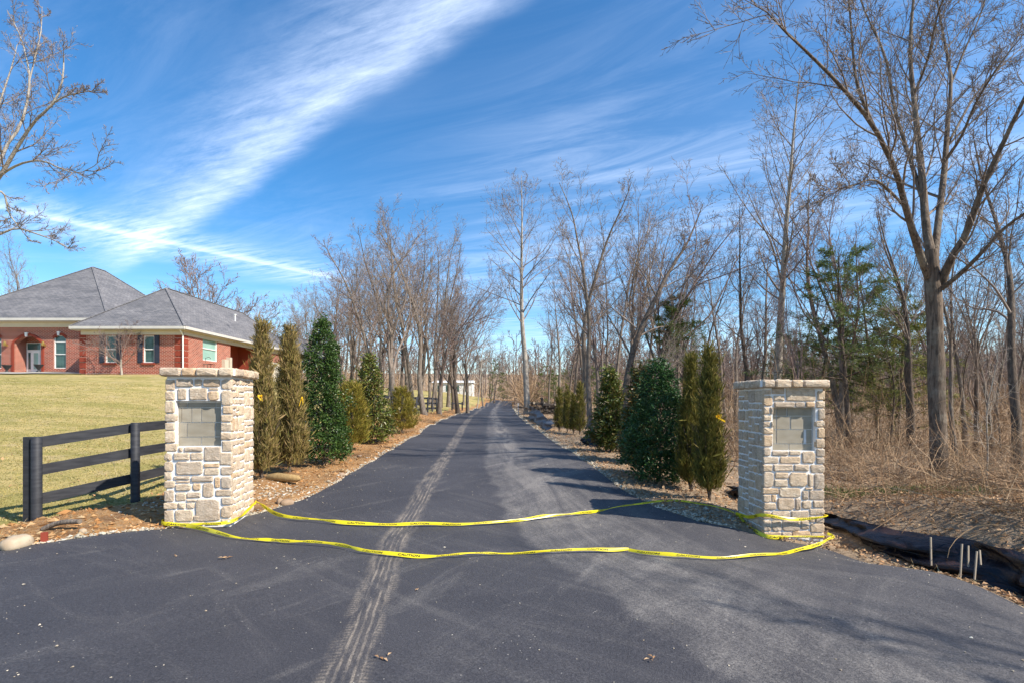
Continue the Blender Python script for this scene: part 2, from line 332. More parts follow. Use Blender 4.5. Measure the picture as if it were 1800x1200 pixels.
wts = np.linalg.solve(A2, np.concatenate([C_[:, 2], np.zeros(3)]))
def base_h(x, y):
    x = np.atleast_1d(np.asarray(x, float)); y = np.atleast_1d(np.asarray(y, float)); sh = x.shape; x = x.ravel(); y = y.ravel(); r = np.empty(len(x))
    for i in range(0, len(x), 20000):
        s_ = slice(i, i + 20000); r[s_] = kern((x[s_, None] - C_[None, :, 0]) ** 2 + (y[s_, None] - C_[None, :, 1]) ** 2) @ wts[:nC]
    return (r + wts[nC] + wts[nC + 1] * x + wts[nC + 2] * y).reshape(sh)
FENCE = [(-10, -12.), (3, -9.0), (6.2, -6.9), (7.0, -6.5), (7.9, -5.8), (8.6, -5.86), (12, -6.0), (18, -6.3), (47, -6.5), (60, -6.8), (76, -6.0), (135, -6.5), (400, -6.5)]
def fence_x(y): return I(FENCE, y)
def edges(y):
    wl = .05 * fbm(y * 1.3, y * 0 + 3.1, 3, 5); wr = .06 * fbm(y * 1.1, y * 0 + 9.7, 3, 8)
    return I(EL, y) + wl, I(ER, y) + wr
def height(x, y):
    """finished ground height, lumps included"""
    x = np.atleast_1d(np.asarray(x, float)); y = np.atleast_1d(np.asarray(y, float)); z = base_h(x, y); l, r = edges(y)
    dr = np.maximum(l - x, x - r); beyond = y > 135                       # metres outside the asphalt
    on = (dr < 0) & ~beyond; k = np.clip(dr / .5, 0, 1)
    k = np.where(beyond, 1, k); fx = fence_x(y); lawn = np.clip((fx - x) / .8, 0, 1); soil = (x < 0) & (lawn < 1)
    amp = np.where(x < 0, .075 * (1 - lawn) + .014 * lawn, .05); far = np.clip(1 - y / 90, .25, 1)
    n = fbm(x * 2.1, y * 2.1, 4, 1) * amp * far + (1 - lawn) * np.abs(fbm(x * 7.3, y * 7.3, 3, 4)) * .045 * far
    n = n + fbm(x * .25, y * .25, 3, 2) * .07 * np.clip((dr - .8) / 2, 0, 1)
    z = z + n * k + np.where(beyond, 0, .03 * np.clip(1 - np.abs(dr - .25) / .35, 0, 1))
    return np.where(on, z - .05 - .1 * np.clip(-dr / .3, 0, 1), z)
def h1(x, y): return float(height(x, y)[0])
def road_h(x, y): return base_h(x, y) + .012
def at(px, D): return ((px - 900) / F * D, D)
def P3(px, py, D): return ((px - 900) / F * D, D, EYE + (HY - py) / F * D)
def G(px, py, road=False):
    """where a sight line meets the ground: used only to turn photo measurements into places"""
    D = np.linspace(2, 120, 3000) ** 1; x = (px - 900) / F * D; z = EYE + (HY - py) / F * D
    hh = road_h(x, D) if road else height(x, D); i = np.argmax(z < hh); return float(x[i]), float(D[i]), float(hh[i])

# ground grid: rows at growing distance, fanned columns
Dr = [-2.0]
while Dr[-1] < 420: Dr.append(Dr[-1] + max(.055, (Dr[-1] + 3) * .0125))
Dr = np.array([-60, -30, -16, -8, -4] + Dr)
tt = np.concatenate([np.linspace(-3.2, -1.25, 24)[:-1], np.linspace(-1.25, 1.25, 310), np.linspace(1.25, 3.2, 24)[1:]])
wD = np.maximum(Dr + 3, 5.0); wD[:4] = [20, 12, 8, 6]
gx = wD[:, None] * tt[None, :]; gy = np.repeat(Dr[:, None], len(tt), 1)
gz = height(gx, gy)
nr, ncx = gx.shape; idx = np.arange(nr * ncx).reshape(nr, ncx)
Q = np.stack([idx[:-1, :-1], idx[:-1, 1:], idx[1:, 1:], idx[1:, :-1]], -1).reshape(-1, 4)
GV = np.stack([gx, gy, gz], -1).reshape(-1, 3)
qc = GV[Q].mean(1)
fxq = fence_x(qc[:, 1]) + .35 * fbm(qc[:, 0] * .9, qc[:, 1] * .9, 3, 31)
lawn_q = (qc[:, 0] < fxq) & (qc[:, 1] < 140)
left_q = (qc[:, 0] < 0) & ~lawn_q & (qc[:, 1] < 140)

# ground material with soft blends between lawn, dug soil, gravel and leaf litter
def ground_mat(kind):
    m, t, b = material(kind + '_cover', .95, .12); p = pos(t); bf = t.noise(p, 1.2, 5., .6); fine = t.noise(p, 14., 6., .7); vf = t.noise(p, 55., 4., .7); mid = t.noise(p, 4., 5., .65)
    if kind == 'lawn':
        patch = t.noise(t.mapping(p, (.35, .9, 1)), .75, 8., .72, .5)
        c = t.mix(t.step(patch, .38, .62), (.29, .25, .075), (.47, .36, .15)); c = t.mix(t.math('MULTIPLY', t.step(mid, .46, .66), .6), c, (.15, .155, .04)); c = t.mix(t.math('MULTIPLY', t.step(bf, .54, .66), .55), c, (.47, .36, .20))
        c = t.mix(t.math('MULTIPLY', t.step(vf, .45, .75), .55), c, (.42, .34, .16)); c = t.mix(t.math('MULTIPLY', t.step(fine, .55, .7), .4), c, (.20, .14, .06))
    elif kind == 'soil':
        c = t.mix(t.step(mid, .35, .65), (.33, .15, .05), (.46, .25, .10)); c = t.mix(t.step(fine, .42, .72), c, (.42, .29, .17))
        c = t.mix(t.math('MULTIPLY', t.step(bf, .5, .68), .75), c, (.16, .09, .05)); c = t.mix(t.math('MULTIPLY', t.step(vf, .6, .72), .7), c, (.55, .46, .36))
    else:
        c = t.mix(t.step(mid, .35, .65), (.25, .17, .11), (.38, .275, .18)); c = t.mix(t.step(fine, .4, .7), c, (.46, .345, .235))
        c = t.mix(t.math('MULTIPLY', t.step(bf, .5, .7), .5), c, (.12, .075, .045)); c = t.mix(t.math('MULTIPLY', t.step(vf, .55, .72), .6), c, (.42, .31, .20))
    t.put(b.inputs['Base Color'], c); bump(t, b, t.math('ADD', fine, t.math('MULTIPLY', vf, .6)), .9, .05 if kind != 'lawn' else .03); return m
def sub(name, sel, mat, label):
    f = Q[sel]; used, inv = np.unique(f, return_inverse=True); o = obj(name, mesh(name, GV[used], inv.reshape(f.shape), mat, True)); tag(o, label, kind='structure'); return o
M['lawn'] = ground_mat('lawn'); M['soil'] = ground_mat('soil'); M['litter'] = ground_mat('litter')
sub('lawn', lawn_q, M['lawn'], 'dormant yellow-green lawn sloping up to the brick house')
sub('soil_bank', left_q, M['soil'], 'dug brown soil bank along the left edge of the drive')
sub('forest_floor', ~lawn_q & ~left_q, M['litter'], 'leaf-strewn ground under the woods right of the drive')

# asphalt road sheet
yr = np.concatenate([np.array([-14, -10, -7, -5, -3, -1.5]), np.arange(-.5, 12, .12), 12 + np.cumsum(np.linspace(.15, 1.6, 145))]); yr = yr[yr <= 135]
le, re = edges(yr); cols = 49; sN = np.linspace(0, 1, cols)
rx = le[:, None] + (re - le)[:, None] * sN[None]; ry = np.repeat(yr[:, None], cols, 1); rz = road_h(rx, ry) + .004 * fbm(rx * 1.3, ry * 1.3, 2, 77)
TRK = [(-20, -.2), (0, -.62), (2.9, -.97), (5.9, -1.37), (7.8, -1.42), (17, -1.92), (27, -2.5), (40, -3.2), (76, -4.3), (140, -4.6)]
DST = [(-20, 4), (0, 2.4), (3.0, 1.3), (4.6, .72), (5.9, .22), (7.8, -.2), (11.5, -.6), (17, -.88), (27, -1.3), (40, -1.9), (76, -2.9), (140, -3.2)]
me = mesh('road', np.stack([rx, ry, rz], -1).reshape(-1, 3), (np.arange(len(yr) - 1)[:, None, None] * cols + np.stack([np.arange(cols - 1), np.arange(1, cols), np.arange(cols + 1, 2 * cols), np.arange(cols, 2 * cols - 1)], -1)[None]).reshape(-1, 4), None, True)
# skirt so that the asphalt has an edge
for nm, tab in (('track', TRK), ('dust', DST)):
    u = me.uv_layers.new(name=nm); li = np.empty(len(me.loops), np.int32); me.loops.foreach_get('vertex_index', li)
    vx = rx.ravel()[li]; vy = ry.ravel()[li]; u.data.foreach_set('uv', np.stack([vx - I(tab, vy), vy], -1).astype(np.float32).ravel())
m, t, b = material('asphalt', .72, .35); p = pos(t)
u1 = t.node('ShaderNodeUVMap', uv_map='track').outputs[0]; u2 = t.node('ShaderNodeUVMap', uv_map='dust').outputs[0]
s1 = t.sep(u1); s2 = t.sep(u2)
agg = t.noise(p, 95., 3., .75); agg2 = t.noise(p, 45., 4., .7); big = t.noise(p, .55, 5., .6, .4); mid = t.noise(p, 2.2, 5., .65, .3)
streak = t.noise(t.mapping(u2, (1.0, .13, 1.)), 2.4, 8., .72, 1.3); streak2 = t.noise(t.aniso(p, 38, (1.5, .3, 1.)), 1.3, 8., .72, 1.1)
streak3 = t.noise(t.aniso(p, -52, (1.4, .22, 1.)), 1.5, 8., .74, .9)
base = t.mix(t.step(big, .3, .7), (.034, .033, .039), (.052, .050, .056))
base = t.mix(t.math('MULTIPLY', t.step(agg2, .35, .75), .35), base, (.09, .088, .096))
wob = t.math('ADD', s2[0], t.math('MULTIPLY', t.math('SUBTRACT', mid, .5), .5))
dz = t.math('MULTIPLY', t.step(wob, -.07, .10), t.math('SUBTRACT', 1., t.step(wob, .7, 2.6)))
dz = t.math('MULTIPLY', dz, t.math('SUBTRACT', 1., t.math('MULTIPLY', t.step(wob, .5, 1.3), t.math('MULTIPLY', t.step(s1[1], 8., 20.), .8))))
dz = t.math('ADD', t.math('MULTIPLY', dz, .9), t.math('MULTIPLY', t.math('MULTIPLY', t.step(wob, .0, 1.), t.math('SUBTRACT', 1., t.step(s1[1], 8., 20.))), .3))
dz = t.math('MULTIPLY', dz, t.math('SUBTRACT', 1., t.math('MULTIPLY', t.step(s1[1], 14., 34.), .45)))
dust = t.math('MULTIPLY', dz, t.math('ADD', .16, t.math('MULTIPLY', t.step(t.math('ADD', t.math('MULTIPLY', streak, .6), t.math('MULTIPLY', streak2, .4)), .38, .64), .7)))
nearm = t.math('SUBTRACT', 1., t.step(s1[1], 6.5, 11.))
dust = t.math('ADD', dust, t.math('MULTIPLY', t.math('MULTIPLY', t.step(streak3, .5, .72), nearm), .24), clamp=True)
dust = t.math('ADD', dust, t.math('MULTIPLY', t.step(streak2, .54, .72), .34), clamp=True)
dust = t.math('MULTIPLY', dust, t.math('ADD', .45, t.math('MULTIPLY', t.step(agg2, .3, .7), .75)))
col = t.mix(t.math('MULTIPLY', dust, .8), base, (.235, .215, .195))
# tyre track: lateral ribs and lengthwise grooves
ax = t.math('ABSOLUTE', t.math('ADD', s1[0], t.math('MULTIPLY', t.math('SUBTRACT', mid, .5), .14)))
inside = t.math('SUBTRACT', 1., t.step(ax, .11, .20))
groove = t.step(t.math('SINE', t.math('ADD', t.math('MULTIPLY', s1[0], 118.), t.math('MULTIPLY', mid, 5.))), .0, .9)
ribs = t.math('ADD', .5, t.math('MULTIPLY', t.math('SINE', t.math('ADD', t.math('MULTIPLY', s1[1], 150.), t.math('MULTIPLY', ax, 40.))), .5))
shoulder = t.math('MULTIPLY', t.step(ax, .08, .10), t.math('SUBTRACT', 1., t.step(ax, .17, .2)))
farm = t.step(s1[1], 7., 13.)
tread = t.math('MAXIMUM', t.math('MULTIPLY', groove, t.math('SUBTRACT', 1., t.step(ax, .1, .12))), t.math('MULTIPLY', shoulder, ribs))
tread = t.math('MAXIMUM', tread, t.math('MULTIPLY', farm, .62))
worn = t.step(t.noise(t.mapping(u1, (3, .6, 1)), 3.2, 7., .75), .36, .68)
tk = t.math('MULTIPLY', t.math('MULTIPLY', inside, t.math('ADD', .25, t.math('MULTIPLY', tread, .75))), t.math('MULTIPLY', worn, .92))
tk = t.math('MULTIPLY', tk, t.math('ADD', .25, t.math('MULTIPLY', agg2, 1.1)), clamp=True)
col = t.mix(tk, col, (.33, .275, .215))
# second, fainter wheel path
ax2 = t.math('ABSOLUTE', t.math('SUBTRACT', s1[0], 1.75)); in2 = t.math('MULTIPLY', t.math('SUBTRACT', 1., t.step(ax2, .12, .42)), t.step(s1[1], 9., 20.))
col = t.mix(t.math('MULTIPLY', in2, t.math('MULTIPLY', t.step(streak, .35, .6), .55)), col, (.27, .24, .21))
sp = t.node('ShaderNodeTexVoronoi'); sp.inputs['Scale'].default_value = 14.; t.put(sp.inputs['Vector'], p)
spk = t.math('MULTIPLY', t.math('SUBTRACT', 1., t.step(sp.outputs[0], .03, .09)), t.step(mid, .46, .58))
col = t.mix(t.math('MULTIPLY', spk, .8), col, (.5, .46, .40))
col = t.mix(1., col, t.ramp(agg, [(.3, (.5, .5, .5)), (.7, (1.65, 1.63, 1.6))]), 'MULTIPLY')
t.put(b.inputs['Base Color'], col); bump(t, b, t.math('ADD', agg, agg2), .7, .008)
me.materials.append(m); tag(obj('road', me), 'black asphalt drive with dusty tyre tracks', kind='structure')

# ------------------------------------------------------------------ scatter helpers
R = np.random.default_rng(11)
def rocks(P, size, rng, flat=.6):
    """irregular octahedra, 8 triangles each"""
    n = len(P); b8 = np.array([(1, 0, 0), (-1, 0, 0), (0, 1, 0), (0, -1, 0), (0, 0, 1), (0, 0, -1)], float)
    V = b8[None] * (size[:, None, None]) * rng.uniform(.6, 1.25, (n, 6, 1)) + rng.normal(0, .18, (n, 6, 3)) * size[:, None, None]
    a = rng.uniform(0, 6.28, n); c, s_ = np.cos(a)[:, None], np.sin(a)[:, None]; x = V[..., 0] * c - V[..., 1] * s_; y = V[..., 0] * s_ + V[..., 1] * c
    V = np.stack([x, y, V[..., 2] * flat], -1) + P[:, None, :]
    f = np.array([(0, 2, 4), (2, 1, 4), (1, 3, 4), (3, 0, 4), (2, 0, 5), (1, 2, 5), (3, 1, 5), (0, 3, 5)])
    return V.reshape(-1, 3), (np.arange(n)[:, None, None] * 6 + f[None]).reshape(-1, 3)
def leaves(P, D_, U_, ln, wd, fold=.25):
    """one folded four-point leaf per point: D_ along, U_ up"""
    D_ = nrm(D_); Sd = nrm(np.cross(D_, U_)); U2 = np.cross(Sd, D_); ln = np.broadcast_to(ln, (len(P),))[:, None]; wd = np.broadcast_to(wd, (len(P),))[:, None]
    a = P; c = P + D_ * ln; m1 = P + D_ * ln * .45 + Sd * wd * .5 + U2 * wd * fold; m2 = P + D_ * ln * .45 - Sd * wd * .5 + U2 * wd * fold
    V = np.stack([a, m1, c, m2], 1).reshape(-1, 3); k = np.arange(len(P))[:, None] * 4
    return V, np.concatenate([k + np.array([[0, 1, 2]]), k + np.array([[0, 2, 3]])])
def rdir(n, rng): return nrm(rng.normal(0, 1, (n, 3)))
M['gravel'] = leafy('pale_gravel', [(.38, .32, .25), (.50, .45, .38), (.29, .23, .17), (.60, .56, .50), (.42, .33, .24)], .9, .2, 0)
M['clod'] = leafy('soil_clods', [(.28, .13, .05), (.40, .21, .09), (.22, .11, .05), (.44, .26, .13), (.46, .33, .2)], .95, .1, 0)
M['deadleaf'] = leafy('dead_leaves', [(.38, .215, .115), (.52, .32, .18), (.27, .145, .08), (.60, .42, .27), (.42, .24, .13), (.52, .37, .25)], .85, .2, .1)
M['straw'] = leafy('dry_straw', [(.50, .39, .22), (.36, .26, .14), (.60, .48, .30), (.28, .19, .10)], .9, .15, .1)
M['brush'] = leafy('dry_brush_stems', [(.28, .18, .11), (.40, .27, .17), (.19, .12, .075), (.34, .22, .14), (.48, .35, .24)], .9, .15, 0)
M['grass'] = leafy('grass_blades', [(.42, .33, .14), (.27, .24, .07), (.50, .40, .20), (.18, .19, .05), (.36, .28, .12)], .85, .2, .15)

# gravel shoulders
n = 8000; yy = 6.9 + (R.random(n) ** 1.7) * 75; side = R.random(n) < .5; l, r = edges(yy); wdt = np.where(side, .085, .17) * (1 + .5 * fbm(yy * .8, side * 9., 2, 3))
off = np.abs(R.normal(0, 1, n)) * wdt * .8; xx = np.where(side, l - off + .03, r + off - .03)
n2 = 1500; k2 = R.random(n2) < .35                       # grey heap by the right pillar, patches behind and left of the left one
x2 = np.where(k2, R.normal(2.85, .28, n2), np.where(R.random(n2) < .5, R.normal(-4.75, .3, n2), R.normal(-4.0, .35, n2))); y2 = np.where(k2, R.normal(7.35, .25, n2), np.where(x2 < -4.45, R.normal(7.6, .3, n2), R.normal(8.3, .35, n2)))
l2, r2 = edges(y2); ok = ((x2 < l2) | (x2 > r2)); x2 = x2[ok]; y2 = y2[ok]
n3 = 600; y3 = R.uniform(4.2, 6.4, n3); l3, r3 = edges(y3); x3 = l3 - np.abs(R.normal(0, .07, n3))
xs = np.concatenate([xx, x2, x3]); ys = np.concatenate([yy, y2, y3]); sz = np.clip(R.lognormal(-4.5, .42, len(xs)), .005, .035) * (1 + ys / 30)
V, f = rocks(np.stack([xs, ys, height(xs, ys) + sz * .3], -1), sz, R); tag(obj('gravel', mesh('gravel', V, f, M['gravel'])), 'pale crushed gravel along both edges of the asphalt', 'gravel', kind='stuff')
# soil clods left
n = 9000; ys = 4.5 + R.random(n) ** 1.6 * 40; l, r = edges(ys); fx = fence_x(ys); xs = fx + (l - fx) * R.random(n); ok = xs < l - .05; xs, ys = xs[ok], ys[ok]
sz = np.clip(R.lognormal(-4.1, .55, len(xs)), .006, .07); V, f = rocks(np.stack([xs, ys, height(xs, ys) + sz * .15], -1), sz, R, .7)
tag(obj('soil_clods', mesh('soil_clods', V, f, M['clod'])), 'brown soil clods and chips on the dug bank', 'soil', kind='stuff')
# straw and sticks on the left bank and right verge
n = 5200; ys = 4.6 + R.random(n) ** 1.5 * 22; l, r = edges(ys); fx = fence_x(ys); lft = R.random(n) < .5
xs = np.where(lft, fx - .3 + (l - fx + .3) * R.random(n), r + .1 + R.random(n) * 1.8); ok = (xs < l - .03) | (xs > r + .05); xs, ys = xs[ok], ys[ok]; n = len(xs)
D_ = R.normal(0, 1, (n, 3)); D_[:, 2] = np.abs(D_[:, 2]) * .18; V, f = leaves(np.stack([xs, ys, height(xs, ys) + .012], -1), D_, np.tile([0, 0, 1.], (n, 1)), R.uniform(.04, .22, n), R.uniform(.004, .010, n), .2)
tag(obj('straw', mesh('straw', V, f, M['straw'])), 'dry straw and broken stalks strewn on the verges', 'straw', kind='stuff')
# leaf litter on the right
n = 40000; ys = 4.3 + R.random(n) ** 1.7 * 38; l, r = edges(ys); xs = r + .12 + (R.random(n) ** 1.15) * (3 + ys * .95); ok = ~((ys < 8.2) & (xs > np.interp(ys, [4, 5, 5.5, 6, 7, 8.2], [5.1, 4.82, 4.68, 4.55, 4.42, 4.55])) & (xs < np.interp(ys, [4, 5.2, 5.85, 6.65, 7.75], [5.6, 5.2, 5.12, 4.86, 4.70]))); xs, ys = xs[ok], ys[ok]; n = len(xs); z = height(xs, ys)
D_ = R.normal(0, 1, (n, 3)); D_[:, 2] *= .35; U_ = R.normal(0, .5, (n, 3)); U_[:, 2] = 1
V, f = leaves(np.stack([xs, ys, z + R.uniform(.005, .035, n)], -1), D_, U_, R.uniform(.025, .065, n) * (1 + ys / 50), R.uniform(.018, .042, n) * (1 + ys / 50), .3)
tag(obj('leaf_litter', mesh('leaf_litter', V, f, M['deadleaf'])), 'brown fallen leaves covering the ground right of the drive', 'fallen leaves', kind='stuff')
n = 900; ys = 6.5 + R.random(n) ** 1.2 * 20; xs = fence_x(ys) + .3 - R.random(n) * ys * .95; D_ = R.normal(0, 1, (n, 3)); D_[:, 2] *= .3; V, f = leaves(np.stack([xs, ys, height(xs, ys) + .02], -1), D_, np.tile([0, 0, 1.], (n, 1)), R.uniform(.03, .08, n), R.uniform(.02, .05, n), .3)
tag(obj('leaf_litter', mesh('leaf_litter', V, f, M['deadleaf'])), 'few brown leaves blown over the lawn', 'fallen leaves', kind='stuff')
# grass blades
n = 120000; ys = 5.5 + R.random(n) ** 1.35 * 22; xs = fence_x(ys) - .05 - R.random(n) ** 1.2 * (1 + ys * .95); ok = np.abs(xs) < ys * 1.05 + .5; xs, ys = xs[ok], ys[ok]; n = len(xs)
D_ = R.normal(0, .75, (n, 3)); D_[:, 2] = R.uniform(.25, 1., n); D_ = nrm(D_); p0 = np.stack([xs, ys, height(xs, ys) - .005], -1); sd_ = nrm(np.cross(D_, R.normal(0, 1, (n, 3)))) * (R.uniform(.003, .006, n) * (1 + ys / 14))[:, None]
L_ = R.uniform(.025, .06, n)[:, None]; V = np.stack([p0 - sd_, p0 + sd_, p0 + D_ * L_], 1).reshape(-1, 3)
tag(obj('grass', mesh('grass', V, np.arange(3 * n).reshape(-1, 3), M['grass'])), 'short dormant grass blades on the lawn', 'grass', kind='stuff')

# ------------------------------------------------------------------ stone gate pillars
rs = random.Random(5)
def stone_mesh(w_, h_, rng, prot=.03, thick=.0):
    """irregular chamfered stone in the x-z plane facing -y, centre at origin; 10-corner outline, 3 rings, 50 tris"""
    a, c = w_ / 2, h_ / 2; k = min(a, c) * rng.uniform(.12, .42); j = lambda q=.06: 1 + rng.uniform(-q, q)
    o = [(-a + k * j(.4), -c), (0, -c * j()), (a - k * j(.4), -c * j()), (a, -c + k * j(.5)), (a * j(), c - k * j(.5)), (a - k * j(.5), c), (0, c * j()), (-a + k * j(.5), c * j()), (-a, c - k * j(.5)), (-a * j(), -c + k * j(.5))]
    n = len(o); V = []; e = min(.010, min(a, c) * .3)
    for ins, y in ((0, .03), (0, -prot * .45), (e, -prot * rng.uniform(.85, 1.05))):
        for x, z in o:
            fx = max(0, 1 - ins / a); fz = max(0, 1 - ins / c); V.append((x * fx, y + (rng.uniform(-.004, .004) if ins else 0), z * fz))
    V.append((rng.uniform(-.2, .2) * a, -prot * rng.uniform(1., 1.3), rng.uniform(-.2, .2) * c))
    q = [(r_ * n + i, r_ * n + (i + 1) % n, (r_ + 1) * n + (i + 1) % n, (r_ + 1) * n + i) for r_ in (0, 1) for i in range(n)]
    t3 = [(2 * n + i, 2 * n + (i + 1) % n, 3 * n) for i in range(n)]
    return mesh('stone', V, [np.array(q), np.array(t3)], M['stone'], False)
SL = [(90,215,200,365),(90,375,205,500),(90,505,200,680),(85,685,225,800),(85,810,205,920),(85,925,210,1090),(85,1100,235,1212),(215,205,465,315),(480,205,590,300),(610,205,850,315),(870,205,1000,350),
 (235,335,365,495),(405,330,665,500),(675,370,835,505),(690,328,830,360),(870,362,1000,570),(890,580,1000,690),(865,702,1000,808),(865,820,1000,938),(860,950,1000,1055),(880,1067,1000,1218),
 (258,1150,315,1215),(335,1148,600,1215),(622,1148,860,1352),(75,1228,160,1338),(185,1228,415,1330),(425,1232,610,1336),(845,1230,1000,1408),(75,1348,182,1486),(215,1350,600,1537),(615,1378,845,1440),(620,1450,838,1548),(860,1428,1000,1553),
 (75,1496,158,1603),(185,1552,415,1605),(435,1555,755,1640),(218,1614,415,1648),(770,1572,850,1726),(865,1572,1000,1738),(75,1612,200,1718),(210,1660,432,1756),(455,1655,575,1756),(600,1655,758,1857),
 (75,1742,188,1905),(205,1778,365,1900),(370,1778,575,1860),(370,1874,510,1912),(785,1750,1000,1845),(870,1857,1000,1967),(65,1914,238,2008),(248,1914,350,2006),(365,1920,484,2004),(498,1880,850,2190),
 (75,2020,185,2190),(200,2020,470,2180),(468,2100,560,2175),(865,1978,1000,2148),(75,2198,200,2232),(210,2192,420,2232),(430,2194,625,2232),(655,2200,850,2232),(868,2160,1000,2228)]
SR = [(510,225,600,292),(605,198,785,288),(800,210,1215,385),(1240,240,1322,372),(510,302,618,457),(632,302,785,388),(640,398,920,475),(930,398,1070,473),(1080,396,1205,473),(1225,384,1322,482),
 (510,470,574,570),(582,470,628,568),(510,583,602,662),(510,674,588,752),(598,670,628,752),(510,762,626,852),(510,862,614,1026),(510,1038,592,1158),(1250,492,1322,650),(1215,660,1322,750),(1240,760,1320,906),(1218,915,1320,1047),(1224,1058,1320,1166),
 (612,1085,838,1156),(850,1085,1012,1148),(1026,1090,1215,1262),(510,1170,702,1266),(722,1165,1005,1266),(1224,1176,1318,1268),(505,1280,616,1376),(628,1275,902,1372),(918,1275,1124,1372),(1142,1280,1320,1396),
 (508,1386,632,1600),(648,1388,832,1476),(638,1486,828,1590),(843,1390,1102,1590),(1110,1412,1184,1590),(1195,1406,1314,1630),(1068,1600,1182,1632),(500,1610,702,1692),(706,1604,1008,1742),(1032,1642,1116,1776),(1126,1640,1316,1776),
 (508,1702,596,1808),(602,1702,672,1808),(680,1752,922,1922),(933,1752,1012,1916),(1026,1786,1158,1902),(1178,1786,1312,1884),(508,1818,668,1916),(508,1926,594,2045),(600,1928,858,2050),(872,1926,1118,2050),(1128,1896,1316,1992),(1126,2000,1205,2090),(1212,2000,1312,2100),
 (508,2060,598,2212),(605,2060,742,2220),(748,2062,1002,2216),(1010,2062,1124,2192),(1136,2104,1312,2234),(518,2226,732,2296),(745,2226,884,2300),(892,2210,1150,2300),(1156,2242,1312,2320)]
def masonry(W_, H_, rng):
    out = []; z = 0.
    while z < H_ - .03:
        h_ = min(rng.uniform(.08, .22), H_ - z)
        if H_ - z - h_ < .05: h_ = H_ - z
        x = 0.
        while x < W_ - .02:
            w2 = rng.uniform(.07, .22); w2 = W_ - x if W_ - x - w2 < .07 else w2
            if h_ > .14 and rng.random() < .6:
                s_ = rng.uniform(.4, .6) * h_; out += [(x, z, x + w2, z + s_), (x, z + s_, x + w2, z + h_)]
            else: out.append((x, z, x + w2, z + h_))
            x += w2
        z += h_
    return out
def masonry2(W_, H_, rng):
    c = W_ * rng.uniform(.38, .62); return masonry(c, H_, rng) + [(a + c, z0, b_ + c, z1) for a, z0, b_, z1 in masonry(W_ - c, H_, rng)]
